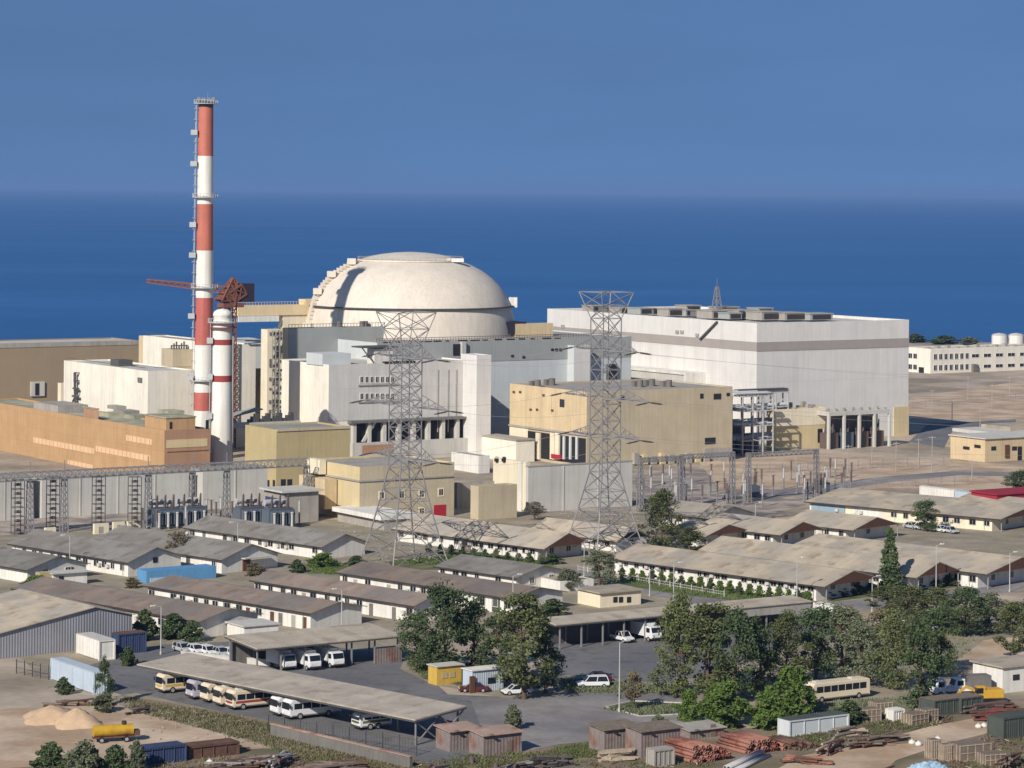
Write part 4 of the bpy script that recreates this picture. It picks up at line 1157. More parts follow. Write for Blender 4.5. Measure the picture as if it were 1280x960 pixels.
for px, py, lab in ((934, 622, 'blue grey breaker cabinet among the posts left of the blue walled barrack'), (1022, 618, 'blue grey breaker cabinet behind the blue walled barrack')):
    r = thing('circuit_breaker', lab, 'breaker', G(px, py), TH)
    MB().box(0, 4, 0, 2.4, .6, 2.8).build('cabinet', M['xfmr'], r, bevel=.05)
    b = MB()
    for sx in (.3, 3.7):
        for sy in (.3, 2.1): b.box(sx - .15, sx + .15, sy - .15, sy + .15, 0, .598)
    b.build('leg', M['steel'], r)
    for k in range(3):
        b = MB(); b.cyl((.8 + 1.2 * k, 1.2, 2.8), (.8 + 1.2 * k, 1.2, 5.2), .28, .16, 10)
        for q in range(6): b.cyl((.8 + 1.2 * k, 1.2, 3 + .35 * q), (.8 + 1.2 * k, 1.2, 3.1 + .35 * q), .4, n=10)
        b.build('bushing', M['porcelain'], r)

# ================================================================== PYLONS
TIPS = {}
def pylon(key, lab, px, py, ytop, ybody_top, ybody_bot, wbody, wbase, wtop, arms, phi=0.0):
    P = G(px, py); r = thing('pylon', lab, 'pylon', P, TH)
    s_ = F / P.y
    zt, zb1, zb0 = height_at(P, ytop), height_at(P, ybody_top), height_at(P, ybody_bot)
    k_ = 1.39 * s_
    a0, a1, a2 = wbase / k_ / 2, wbody / k_ / 2, wtop / k_ / 2
    cs = [(-1, -1), (1, -1), (1, 1), (-1, 1)]
    def ring(z):
        if z <= zb0: a = a0 + (a1 - a0) * (z / zb0) ** .85
        elif z <= zb1: a = a1
        else: a = a1 + (a2 - a1) * (z - zb1) / (zt - zb1)
        return [Vector((c[0] * a, c[1] * a, z)) for c in cs]
    lv = [zb0 * q for q in (0, .30, .55, .78, 1.0)]
    nb = 9
    lv += [zb0 + (zb1 - zb0) * (k + 1) / nb for k in range(nb)] + [zb1 + (zt - zb1) * .5, zt]
    for c in range(4):
        b = MB()
        for i in range(len(lv) - 1): b.beam(ring(lv[i])[c], ring(lv[i + 1])[c], .22 if lv[i] < zb0 else .18)
        b.build('leg', M['steel'], r)
    b = MB()
    for i in range(len(lv) - 1):
        A, B = ring(lv[i]), ring(lv[i + 1])
        for c in range(4):
            d = (c + 1) % 4; w = .12
            b.beam(A[c], B[d], w); b.beam(A[d], B[c], w); b.beam(B[c], B[d], w)
            if i < 3:
                m1 = (A[c] + B[d]) / 2
                b.beam(m1, (A[c] + B[c]) / 2, .1); b.beam(m1, (A[d] + B[d]) / 2, .1)
    T = ring(zt)
    for c in range(4): b.beam(T[c], (0, 0, zt), .12)
    b.build('lattice', M['steel'], r)
    for j, (ya, ln) in enumerate(arms):
        z = height_at(P, ya)
        for sd_ in (-1, 1):
            b = MB(); a = a1
            tip = Vector((sd_ * 0, sd_ * (a + ln), z))
            base = [Vector((-a, sd_ * a, z)), Vector((a, sd_ * a, z)), Vector((-a, sd_ * a, z + 2.2)), Vector((a, sd_ * a, z + 2.2))]
            for q in base: b.beam(q, tip, .13)
            for k in range(1, 4):
                f = k / 4; pts = [q + (tip - q) * f for q in base]
                b.beam(pts[0], pts[1], .1); b.beam(pts[0], pts[2], .1); b.beam(pts[1], pts[3], .1)
                pv = [q + (tip - q) * (f - .25) for q in base]; b.beam(pv[0], pts[2], .1); b.beam(pv[1], pts[3], .1); b.beam(pv[0], pts[1], .1)
            arm = b.build('crossarm', M['steel'], r)
            for ud in (-1, 1):
                q = tip + Vector((ud * 3.4, 0, -.5)); ib = MB().cyl(tip, q, .09, n=8)
                for m_ in range(7): c0 = tip + (q - tip) * (.2 + .1 * m_); ib.cyl(c0, c0 + (q - tip) * .035, .19, n=8)
                ib.build('insulator_string', M['steel_dk'], arm)
                TIPS[(key, j, sd_, ud)] = Vector(P) + U * q.x + V * q.y + Vector((0, 0, q.z))
    return r
pylon('a', 'left steel lattice pylon, wide flat top in front of the dome', 505, 705, 390, 432, 585, 41, 114, 76, ((446, 9), (507, 14), (572, 10)))
pylon('b', 'right steel lattice pylon, taller, in front of the white turbine hall', 755, 694, 365, 398, 590, 38, 108, 68, ((437, 9), (497, 13), (545, 10)))
def cable(p, q, sag, lab, grp, n=24):
    b = MB(); pr = None
    for i in range(n + 1):
        t = i / n; x = p + (q - p) * t; x.z -= sag * 4 * t * (1 - t)
        if pr is not None: b.beam(pr, x, .045)
        pr = x
    o = b.build('power_line', M['rope']); tag(o, lab, 'cable', grp)
for j in range(3):
    for sd_ in (-1, 1):
        p = TIPS[('a', j, sd_, 1)]; q = TIPS[('b', j, sd_, -1)]
        cable(p, q, 1.5, 'thin power line strung between the two lattice pylons', 'lines between the pylons')
        p = TIPS[('b', j, sd_, 1)]
        cable(p, p + U * 330 + V * (sd_ * 4) + Vector((0, 0, -12)), 6, 'thin power line sagging away right from the right hand pylon', 'lines right of the pylons')

# ================================================================== BARRACKS
barrack('small white barrack with porch and green hedge at the left edge', (34, 729), -40, 107, 2.6, 1.9, roof='roof_grey', gwin=2, door=.75)
P = G(66, 733); r = thing('entrance_porch', 'low white porch with brown door before the leftmost small barrack', 'porch', P)
MB().box(0, 7, 0, 3, 0, 2.3).build('wall', M['white'], r); MB().box(-.4, 7.6, -.6, 3, 2.304, 2.5).build('roof', M['conc_lt'], r)
MB().box(-2.4, -.05, .5, 2.5, 0, 2.6).build('door', M['ochre'], r); MB().box(1.2, 2.2, -.06, -.004, 1, 1.8).build('window', M['glass'], r)
barrack('grey roofed barrack whose white gable has one small dark hole, behind the blue flat shed', (160, 721), 15, 226, 2.9, 2.2, roof='roof_grey', nwin=13, gwin=0)
r_ = [o for o in C.objects if o.name.startswith('barrack')][-1]
MB().box(6.0, 7.1, -.08, -.004, 2.2, 3.2).build('gable_hole', M['shade'], r_)
barrack('grey roofed barrack with round topped brown doorway in its white gable', (277, 717), 120, 347, 2.8, 2.3, roof='roof_grey', nwin=10)
r_ = [o for o in C.objects if o.name.startswith('barrack')][-1]
MB().box(5.2, 7.0, -.3, -.004, 0, 2.3).build('door', M['gable_brown'], r_); MB().box(4.6, 11.5, -1.6, -.31, 2.5, 2.7).build('awning', M['conc_lt'], r_)
barrack('grey roofed barrack left of the left pylon with plain white gable', (402, 699), 235, 456, 2.6, 2.0, roof='roof_grey', nwin=12)
barrack('brown roofed barrack with its windows facing the parked white cars', (388, 788), 185, 452, 3.0, 1.2, roof='roof_brown', nwin=15, gwin=0, wh=1.2)
barrack('brown roofed barrack ending beside the grove of dark trees', (517, 778), 318, 562, 3.0, 1.3, roof='roof_brown', nwin=14, gwin=1, wh=1.2)
barrack('brown roofed barrack reaching right of the dark trees to the cream flat house', (641, 769), 425, 703, 3.0, 1.3, roof='roof_brown', nwin=15, gwin=0, wh=1.3)
r_ = [o for o in C.objects if o.name.startswith('barrack')][-1]
MB().box(-.08, -.004, 3.2, 5.2, .1, 2.5).build('door', M['dkgreen'], r_)
barrack('dark grey roofed barrack with two windows in its white gable above a brown roof', (645, 739), 548, 708, 2.6, 1.6, roof='roof_grey', nwin=7, gwin=2)
barrack('nearest brown roofed barrack at the left behind the corrugated warehouse', (249, 798), 20, 322, 2.9, 1.4, roof='roof_brown', nwin=12, gwin=0)
barrack('tan roofed barrack just right of the left pylon foot', (577, 687), 497, 642, 2.7, 2.4, roof='roof_tan', nwin=8, gwin=0, gable='gable_brown', oh=1.0)
barrack('tan roofed barrack with dark gable between the two pylons', (672, 700), 588, 727, 2.7, 2.4, roof='roof_tan', nwin=8, gwin=2, gable='gable_brown', oh=1.0)
barrack('tan roofed barrack under the right pylon with dark green gable', (770, 690), 668, 808, 2.6, 2.0, roof='roof_tan', nwin=6, gwin=1, gable='dkgreen', oh=1.0)
barrack('longest tan roofed barrack with a lawn and round shrubs along its white wall', (1020, 751), 768, 1086, 3.0, 2.0, roof='roof_tan', nwin=22, gwin=2, gable='gable_brown', oh=1.0, ww=1.3, wh=.8, wz=1.7)
barrack('tan roofed barrack with brown gable behind the lone cypress', (1135, 739), 880, 1186, 3.0, 2.1, roof='roof_tan', nwin=16, gwin=2, gable='gable_brown', oh=1.0)
barrack('tan roofed barrack with dark gable at the right edge above the thicket', (1222, 735), 985, 1305, 3.0, 2.1, roof='roof_tan', nwin=16, gwin=3, gable='gable_brown', oh=1.0)
barrack('tan roofed barrack with white parked cars by its shaded gable', (966, 683), 880, 1018, 2.8, 2.0, roof='roof_tan', nwin=6, gwin=2, gable='gable_brown', oh=1.0)
barrack('tan roofed barrack with white wall left of the round dark tree', (1057, 677), 985, 1112, 2.8, 2.0, roof='roof_tan', nwin=5, gwin=1, gable='gable_brown', oh=1.0)
barrack('small tan roofed barrack in tree shade with dark brown gable', (873, 684), 838, 926, 2.6, 1.8, roof='roof_tan', nwin=3, gwin=1, gable='gable_brown', oh=.9)
barrack('tan roofed barrack beside the big dark tree near the switchyard', (886, 662), 828, 940, 2.6, 2.0, roof='roof_tan', nwin=4, gwin=1, oh=.9)
root, W, L, top = barrack('long tan roofed barrack with yellow wall and one blue grey end by the switchyard', (1240, 664), 1012, 1320, 2.9, 2.0, th=50, roof='roof_tan', nwin=14, gwin=3, wall='cream', gable='gable_brown', oh=1.0)
MB().box(-.06, -.004, L * .80, L * .99, .05, 2.75).build('blue_panel', M['bluegrey'], root)
MB().box(-.06, -.004, L * .58, L * .76, .05, 2.75).build('white_panel', M['white'], root)
barrack('thin tan roofed barrack far behind the red roof at the right edge', (1290, 652), 1190, 1340, 2.6, 1.5, roof='roof_tan', nwin=0, gwin=0)
root, W, L, hh = block('red_shed', 'low shed with dark red walls and roof at the right edge', 'shed', (1246, 644), 1214, 1330, 619, wall='redroof', roof='redroof', parapet=.15)
MB().box(-.4, W, -.4, L + .4, hh + .004, hh + .3).build('roof_slab', M['redroof'], root)

def container(name, lab, near, xl, xr, ytop, m, cat='container', group=None, roofm=None, W=None, L=None):
    P, l_, w_, hh = corner(near[0], near[1], xl, xr, ytop); W = W or w_; L = L or l_
    r = thing(name, lab, cat, P, TH, group)
    MB().box(.05, W - .05, .05, L - .05, .1, hh - .05).build('body', M[m], r)
    b = MB()
    for x in (0, W):
        for y in (0, L): b.box(x - .12, x + .12, y - .12, y + .12, 0, hh)
    for x0, x1, y0, y1 in ((0, W, -.1, .1), (0, W, L - .1, L + .1)):
        b.box(.125, W - .125, y0, y1, hh - .2, hh + .01); b.box(.125, W - .125, y0, y1, 0, .18)
    b.build('frame', M[m], r)
    MB().box(-.05, W + .05, -.05, L + .05, hh + .014, hh + .1).build('roof', M[roofm or m], r)
    for k in (.25, .5, .75):
        d = MB()
        if W > L: d.box(W * k - .05, W * k + .05, -.07, .04, .2, hh - .25)
        else: d.box(-.07, .04, L * k - .05, L * k + .05, .2, hh - .25)
        d.build('door_seam', M[m], r)
    return r, W, L, hh
container('office_trailer', 'white trailer left in the row behind the tan roofs on the right', (1192, 625), 1150, 1197, 613, 'white', 'trailer')
container('office_trailer', 'pale grey trailer in the middle of the row on the right', (1222, 629), 1191, 1228, 617, 'ltblue', 'trailer')
container('office_trailer', 'pinkish white trailer beside the dark red shed', (1255, 628), 1228, 1262, 616, 'white', 'trailer')
root, W, L, hh = block('blue_shed', 'bright blue flat shed before the white gable of a grey roofed barrack', 'shed', (183, 729), 178, 270, 714, wall='blue_wall', roof='blue_wall', parapet=.15, L=4)
MB().box(W * .05, W * .5, -.1, -.004, .1, .9).build('lower_panel', M['ltblue'], root)
root, W, L, hh = block('flat_annex', 'low white annex with grey flat roof by the brown roofed barrack', 'building', (305, 801), 268, 348, 784, wall='white', roof='conc_lt', parapet=.15, L=6)
MB().box(-.3, W + .3, -.3, L + .3, hh + .004, hh + .2).build('roof_slab', M['conc_lt'], root)
root, W, L, hh = block('flat_house', 'cream flat roofed house with two dark windows above the long carport', 'house', (750, 760), 722, 801, 742, wall='cream', roof='conc_lt', parapet=.15)
MB().box(-.5, W + .4, -.5, L + .4, hh + .004, hh + .25).build('roof_slab', M['roof_tan'], root)
for x in (769, 776, 786): feat(root, 'R', x - 2.5, 746, x + 2.5, 753, 'window', M['glass'], .08)
root, W, L, hh = block('flat_house', 'thin flat roofed house behind the cream flat house', 'house', (700, 740), 690, 742, 727, wall='white', roof='roof_tan', parapet=.15, L=10)
root, W, L, hh = block('bus_garage', 'white low garage with long pale roof behind the left pylon feet', 'building', (480, 663), 422, 520, 650, wall='conc', roof='conc_lt', parapet=.15)
MB().box(-1.2, W + .5, -.5, L + .5, hh + .004, hh + 1.0).build('roof_slab', M['white'], root)
root, W, L, hh = block('gate_shelter', 'small white frame shelter at the end of the long carport', 'shelter', (1052, 782), 1016, 1062, 760, wall='white', roof='conc_lt', parapet=.15)
for x in (1024, 1034, 1044): feat(root, 'L', x - 3, 763, x + 3, 775, 'window', M['glass'], .08)

# warehouse at the left edge
root, W, L, top = barrack('grey corrugated warehouse with pale roof at the left edge', (-22, 826), -110, 165, 3.6, 1.8, oh=.4, wall='corr_grey', gable='corr_grey', roof='roof_tan', frac=.74, righth=5.0, nwin=0, gwin=0, name='warehouse', group='warehouses at the left', th=38)
container('storage_container', 'white shipping container in front of the corrugated warehouse', (124, 826), 96, 143, 801, 'white', roofm='conc_lt')
container('storage_container', 'navy blue container right of the white one by the warehouse', (148, 818), 141, 182, 793, 'navy', roofm='rust')
container('site_cabin', 'pale blue cabin with bushes round it on the sand lot', (117, 868), 64, 124, 841, 'ltblue', 'cabin', W=2.0)

# ================================================================== SHEDS FOR VEHICLES
def carport(lab, near, xl, xr, h, rise_v, rise_u, posts, m, braces=False, th=TH, rows=(.08, .92)):
    """near: photo pixel of the near roof corner; flat sloped roof on posts"""
    P = G(near[0], near[1], h); P.z = 0
    Pt = Vector((P.x, P.y, h))
    u_, v_ = Vector((math.cos(th), math.sin(th), 0)), Vector((-math.sin(th), math.cos(th), 0))
    L = solve(Pt, v_, xl); W = solve(Pt, u_, xr)
    r = thing('carport', lab, 'carport', P, th)
    z = lambda x, y: h + rise_u * x / W + rise_v * y / L
    poly = [(0, 0, z(0, 0)), (W, 0, z(W, 0)), (W, L, z(W, L)), (0, L, z(0, L))]
    MB().prism(poly, (0, 0, .18)).build('roof', M[m], r)
    f = MB()
    for a, c in (((0, 0), (W, 0)), ((0, 0), (0, L)), ((W, 0), (W, L)), ((0, L), (W, L))):
        f.beam((a[0], a[1], z(*a) - .12), (c[0], c[1], z(*c) - .12), .16, .24)
    n_ = posts[1] * 2
    for k in range(1, n_):
        if L > W: f.beam((0, L * k / n_, z(0, L * k / n_) - .11), (W, L * k / n_, z(W, L * k / n_) - .11), .14, .2)
        else: f.beam((W * k / n_, 0, z(W * k / n_, 0) - .11), (W * k / n_, L, z(W * k / n_, L) - .11), .14, .2)
    f.build('roof_frame', M['steel_dk'], r)
    nu, nv_ = posts
    for i in range(nu):
        for j in range(nv_ + 1):
            if L > W: x, y = W * rows[i], L * (.02 + .96 * j / nv_)
            else: x, y = W * (.02 + .96 * j / nv_), L * (.08 + .84 * i / max(1, nu - 1))
            b = MB().beam((x, y, 0), (x, y, z(x, y) - .25), .22)
            if braces and L > W:
                b.beam((x, y, .5), (x - W * .42 if i == 0 else x + .01, y, z(x, y) - .3), .12) if False else None
            b.build('post', M['steel'], r)
    return r, W, L, z
cp, W, L, z = carport('long bus carport with pale sloping roof in the foreground', (519, 901), 171, 583, 3.4, 0.0, .7, (2, 7), 'shed_roof', th=R(45), rows=(.6, .95))
b = MB()
for x0, x1 in ((.4, W * .5), (W * .5, W - .2)):
    b.beam((x0, .3, z(x0, 0) - .3), (x1 if x0 < 1 else x1, .3, .1), .16); b.beam((x1, .3, z(x1, 0) - .3), (x0, .3, .1), .16)
b.beam((.4, .3, 0), (.4, .3, z(.4, 0) - .2), .2); b.build('end_brace', M['steel'], cp)
cp2, W2, L2, z2 = carport('small carport sheltering three white trucks', (321, 812), 281, 504, 4.0, .6, 0.0, (2, 6), 'shed_roof_u')
MB().box(1, W2 * .62, L2 - .3, L2 - .1, 0, 3.6).build('back_wall', M['conc_dk'], cp2)
MB().box(W2 * .80, W2 - .3, -.1, .05, 0, 2.4).build('side_panel', M['shack'], cp2)
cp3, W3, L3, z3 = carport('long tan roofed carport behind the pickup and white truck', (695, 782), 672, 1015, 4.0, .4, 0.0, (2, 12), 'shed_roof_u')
MB().box(1, W3 - 1, L3 - .3, L3 - .1, 0, 3.7).build('back_wall', M['steel_dk'], cp3)  # dark sheet colour stands in for the deep shade under the roof
MB().box(W3 * .72, W3 - .3, -.1, .05, 2.5, 3.7).build('front_panel', M['conc'], cp3)

# ================================================================== VEHICLES (length along local x, front at -x)
def wheel(r, x, y, rad=.34, w=.24):
    wb = MB().cyl((0, -w/2, 0), (0, w/2, 0), rad, n=16).build('wheel', M['rubber'], r, (x, y, rad))
    MB().cyl((0, -w/2 - .012, 0), (0, w/2 + .012, 0), rad * .58, n=12).build('rim', M['wheelrim'], wb)
def shell(prof, hw, taper=1.0):
    """side profile [(x,z)] extruded to half width hw"""
    return [(x, -hw, z_) for x, z_ in prof]
def car(lab, loc, rz, paint, kind='saloon', group=None):
    cat = {'saloon': 'car', 'wagon': 'car', 'pickup': 'pickup', 'suv': 'car'}[kind]
    r = thing('parked_pickup' if kind == 'pickup' else 'parked_car', lab, cat, loc, rz, group)
    Lc, hw = (4.4, .84) if kind in ('saloon', 'wagon') else (4.9, .9)
    g0 = .28 if kind in ('saloon', 'wagon') else .42
    bz = .86 if kind in ('saloon', 'wagon') else 1.02
    low = [(0, g0), (Lc, g0), (Lc, bz - .05), (Lc - .1, bz), (.9, bz), (.15, bz - .18), (0, bz - .3)]
    MB().prism(shell(low, hw), (0, 2 * hw, 0)).build('body', M[paint], r, bevel=.06)
    ch = .56 if kind in ('saloon', 'wagon') else .74
    x0, x1, x2, x3 = {'saloon': (1.0, 1.7, 3.1, 3.9), 'wagon': (1.0, 1.7, 4.0, 4.3), 'suv': (1.15, 1.75, 4.5, 4.8), 'pickup': (1.1, 1.7, 2.9, 3.2)}[kind]
    tw = hw - .16
    v = [(x0, -hw + .05, bz), (x3, -hw + .05, bz), (x2, -tw, bz + ch), (x1, -tw, bz + ch), (x0, hw - .05, bz), (x3, hw - .05, bz), (x2, tw, bz + ch), (x1, tw, bz + ch)]
    MB().add(v, [(0, 1, 2, 3), (7, 6, 5, 4), (0, 3, 7, 4), (1, 5, 6, 2), (3, 2, 6, 7), (0, 4, 5, 1)]).build('window', M['glass'], r)
    b = MB().prism([(x1 - .05, -tw - .02, bz + ch), (x2 + .05, -tw - .02, bz + ch), (x2 + .05, tw + .02, bz + ch), (x1 - .05, tw + .02, bz + ch)], (0, 0, .07))
    for s_ in (-1, 1):
        for xa, xb in ((x0, x1), (x3, x2), ((x0 + x3) / 2, (x1 + x2) / 2)):
            b.beam((xa, s_ * (hw - .04), bz), (xb, s_ * (tw + .01), bz + ch), .09)
    b.build('roof', M[paint], r)
    if kind == 'pickup':
        MB().box(3.25, Lc - .08, -hw + .1, hw - .1, bz - .02, bz + .03).build('cargo_bed', M['shade'], r)
    for s_ in (-1, 1):
        wheel(r, .85, s_ * (hw - .08)); wheel(r, Lc - .85, s_ * (hw - .08))
        MB().box(-.03, .04, s_ * (hw - .32) - .17, s_ * (hw - .32) + .17, bz - .33, bz - .17).build('headlight', M['lampglass'], r)
    MB().box(-.06, .06, -hw, hw, g0, g0 + .2).build('bumper', M['fascia'], r)
    return r
def bus(lab, loc, rz, paint, Lb=9.0, hb=2.9, group=None, stripe=None, cat='bus'):
    r = thing('parked_bus', lab, cat, loc, rz, group)
    hw = 1.2
    body = [(0.12, .45), (Lb, .45), (Lb, hb - .15), (Lb - .2, hb), (.45, hb), (.12, hb - .3), (0, 1.35), (0, .75)]
    MB().prism(shell(body, hw), (0, 2 * hw, 0)).build('body', M[paint], r, bevel=.09)
    MB().prism([(.06, -hw + .16, 1.45), (.13, -hw + .16, hb - .42), (.13, hw - .16, hb - .42), (.06, hw - .16, 1.45)], (-.09, 0, 0)).build('windscreen', M['glass'], r)
    n_ = int((Lb - 1.4) / 1.25)
    for s_ in (-1, 1):
        for k in range(n_):
            x = .75 + k * (Lb - 1.4) / n_
            MB().box(x, x + (Lb - 1.4) / n_ - .14, s_ * hw - .02, s_ * hw + .02, 1.5, hb - .5).build('window', M['glass'], r)
        wheel(r, 1.7, s_ * (hw - .12), .48, .28); wheel(r, Lb - 2.2, s_ * (hw - .12), .48, .28)
        MB().box(-.05, .05, s_ * .85 - .17, s_ * .85 + .17, .78, 1.0).build('headlight', M['lampglass'], r)
    MB().box(-.08, .1, -hw + .05, hw - .05, .42, .66).build('bumper', M['fascia'], r)
    for x in (1.2, Lb - 3): MB().box(x, x + 1.1, -.5, .5, hb + .004, hb + .2).build('roof_vent', M['conc_lt'], r)
    for s_ in (-1, 1):
        MB().box(-.16, .02, s_ * 1.36 - .1, s_ * 1.36 + .1, 1.75, 2.2).beam((.2, s_ * 1.15, 2.3), (-.06, s_ * 1.36, 2.2), .05).build('mirror', M['fascia'], r)
        MB().box(.4, Lb - .3, s_ * 1.212 - .006, s_ * 1.212 + .006, .5, .66).build('skirt_trim', M['conc_dk'], r)
    if stripe:
        MB().box(.5, Lb - .3, -hw - .015, -hw - .002, 1.0, 1.35).build('side_stripe', M[stripe], r)
        MB().box(-.012, .0, -hw + .2, hw - .2, .95, 1.3).build('front_stripe', M[stripe], r)
    return r
def truck(lab, loc, rz, paint, box_m, group=None, Lt=6.0):
    r = thing('parked_truck', lab, 'truck', loc, rz, group)
    MB().prism(shell([(0, .55), (1.9, .55), (1.9, 2.5), (.5, 2.5), (.12, 1.5), (0, 1.3)], 1.05), (0, 2.1, 0)).build('cab', M[paint], r, bevel=.07)
    MB().prism([(.16, -.9, 1.5), (.46, -.9, 2.32), (.46, .9, 2.32), (.16, .9, 1.5)], (-.07, 0, .02)).build('windscreen', M['glass'], r)
    for s_ in (-1, 1): MB().box(.62, 1.6, s_ * 1.05 - .02, s_ * 1.05 + .02, 1.5, 2.25).build('window', M['glass'], r)
    MB().box(1.95, Lt, -.4, .4, .55, .8).build('chassis', M['fascia'], r)
    MB().box(2.0, Lt, -1.15, 1.15, .82, 2.9 if box_m else 1.3).build('cargo_box', M[box_m or paint], r)
    for s_ in (-1, 1):
        wheel(r, 1.0, s_ * .95, .42, .26); wheel(r, Lt - 1.2, s_ * .95, .42, .26)
        MB().box(-.04, .05, s_ * .75 - .16, s_ * .75 + .16, .85, 1.05).build('headlight', M['lampglass'], r)
    MB().box(-.08, .06, -1.0, 1.0, .5, .72).build('bumper', M['fascia'], r)
    return r
def at_corner(px, py, hw, rz, front_off=0.0):
    """ground pixel of the front near-side corner -> origin (front centre)"""
    v = Vector((-math.sin(rz), math.cos(rz), 0)); return G(px, py) + v * hw
for px, py, paint, lab, ln, st in ((203, 868, 'paint_cream', 'cream bus with a yellow side band at the left end of the carport', 8.5, 'yellow'),
        (241, 876, 'paint_lav', 'lavender bus next to the bus with a yellow band under the carport', 8.5, 'paint_lav'),
        (259, 880, 'paint_cream', 'cream bus right of the lavender bus', 8.5, None),
        (275, 885, 'paint_cream', 'cream bus in the middle of the carport row, between two other cream ones', 8.5, None),
        (291, 889, 'paint_cream', 'cream bus with a brownish lower stripe, last of the cream ones', 8.5, 'maroon'),
        (347, 897, 'paint_white', 'white bus left of the frontmost white bus under the carport', 8.0, None),
        (362, 901, 'paint_white', 'white bus at the right of the carport row, showing its whole side', 8.5, None)):
    bus(lab, at_corner(px, py, 1.2, TH), TH, paint, ln, 2.8, 'buses under the long carport', st)
bus('white minibus with greenish lower side alone at the carport end', at_corner(449, 914, 1.05, TH), TH, 'paint_white', 5.2, 2.3, None, 'lawn', 'minibus')
bus('white roofed bus half hidden behind bright green bushes on the right', at_corner(1016, 880, 1.2, TH), TH, 'paint_cream', 11, 2.9)
RZ2 = TH + math.pi / 2       # front towards -V
for k, (px, py) in enumerate(((371, 838), (402, 838), (431, 835))):
    truck(('left', 'middle', 'right')[k] + ' one of three white trucks facing out of the small carport', G(px, py) - U * 1.05, RZ2, 'paint_white', 'paint_white', 'white trucks in the small carport')
for k in range(7):
    px = 236 + k * 16; py = 817 + k * 1.8
    car('white parked car in the row behind the bus carport roof', G(px, py), RZ2, 'paint_white' if k % 3 else 'paint_blue', 'saloon' if k % 2 else 'wagon', 'cars parked behind the bus carport')
car('white pickup nosing out of the long carport', G(792, 804) - U * .6, RZ2, 'paint_white', 'pickup')
truck('white box truck nosing out of the long carport beside the pickup', G(826, 802) - U * .8, RZ2, 'paint_white', 'paint_white')
car('white station car parked in tree shade on the yard', at_corner(722, 861, .9, TH - R(25)), TH - R(25), 'paint_white', 'suv')
car('dark car in shadow just behind the white station car', at_corner(740, 856, .9, TH - R(25)) + V * 2.2, TH - R(25), 'paint_dkred', 'saloon')
car('small white car beside the white cabin', at_corner(630, 870, .84, TH - R(15)), TH - R(15), 'paint_white', 'wagon')
car('dark red car in front of the yellow kiosk', at_corner(574, 866, .84, TH - R(30)), TH - R(30), 'paint_dkred', 'saloon')
for k, (px, py, pt) in enumerate(((929, 683, 'paint_white'), (942, 685, 'paint_white'), (954, 688, 'paint_white'))):
    car(('left', 'middle', 'right')[k] + ' white car by the shaded gable behind the cypress', G(px, py), TH - R(40), pt, 'saloon', 'white cars by a gable')
for k in range(5):
    car('pale car in the row below the round dark tree', G(1148 + k * 12, 662 + k * 1.4), RZ2, 'paint_white' if k % 2 else 'paint_blue', 'saloon', 'cars in the row below the round tree')
root, W, L, hh = block('yellow_kiosk', 'small yellow kiosk under the dark trees', 'kiosk', (546, 857), 541, 577, 834, wall='yellow', parapet=.1, L=2.5)
MB().box(-.2, W + .3, -.3, L + .2, hh + .004, hh + .15).build('roof_slab', M['conc_lt'], root)
for k in (.2, .5): MB().box(W * k, W * k + 1, -.07, -.004, 1, 1.9).build('shutter', M['ochre'], root)
root, W, L, hh = block('white_cabin', 'small white cabin between the dark red car and small white car', 'cabin', (590, 866), 584, 629, 839, wall='ltblue', parapet=.1, L=2.6)
MB().box(-.2, W + .3, -.3, L + .2, hh + .004, hh + .15).build('roof_slab', M['white'], root)
MB().box(-.5, .3, -.35, -.004, 0, 2.5).build('door', M['gable_brown'], root); MB().box(W * .5, W * .75, -.07, -.004, 1.1, 2).build('window', M['glass'], root)
root, W, L, hh = block('white_house', 'white low house with tan roof at the right edge beside the yellow machine', 'house', (1253, 867), 1216, 1330, 835, wall='white', roof='roof_tan', parapet=.15)
MB().box(-.4, W + .4, -.4, L + .4, hh + .004, hh + .25).build('roof_slab', M['roof_tan'], root)
feat(root, 'R', 1266, 843, 1274, 850, 'window', M['glass'], .08)
truck('white cab truck left of the yellow machine by the white house', at_corner(1168, 872, 1.05, TH - R(20)), TH - R(20), 'paint_white', None)
truck('second white cab truck touching the yellow machine', at_corner(1192, 870, 1.05, TH - R(20)), TH - R(20), 'paint_white', 'conc_dk')
# excavator
r = thing('excavator', 'yellow tracked machine with its arm folded beside the white house', 'excavator', G(1215, 880), TH - R(20))
for s_ in (-1, 1):
    MB().prism([(-.1, s_ * 1.1 - .25, .35), (.25, s_ * 1.1 - .25, 0), (3.3, s_ * 1.1 - .25, 0), (3.7, s_ * 1.1 - .25, .35), (3.3, s_ * 1.1 - .25, .8), (.25, s_ * 1.1 - .25, .8)], (0, .5, 0)).build('track', M['rubber'], r)
MB().box(1.2, 4.6, -1.2, 1.2, .9, 2.2).build('body', M['machine_yellow'], r, bevel=.1)
MB().box(.4, 1.7, -1.15, -.1, .95, 2.75).build('cab', M['machine_yellow'], r, bevel=.08)
MB().box(.36, 1.3, -1.18, -.2, 1.7, 2.5).build('window', M['glass'], r)
MB().beam((1.2, .4, 1.6), (-.8, .4, 2.5), .4).beam((-.8, .4, 2.5), (-2.4, .4, 1.3), .32).build('arm', M['machine_yellow'], r)
MB().box(-3.1, -2.2, 0, .9, .7, 1.6).build('bucket', M['steel_dk'], r)
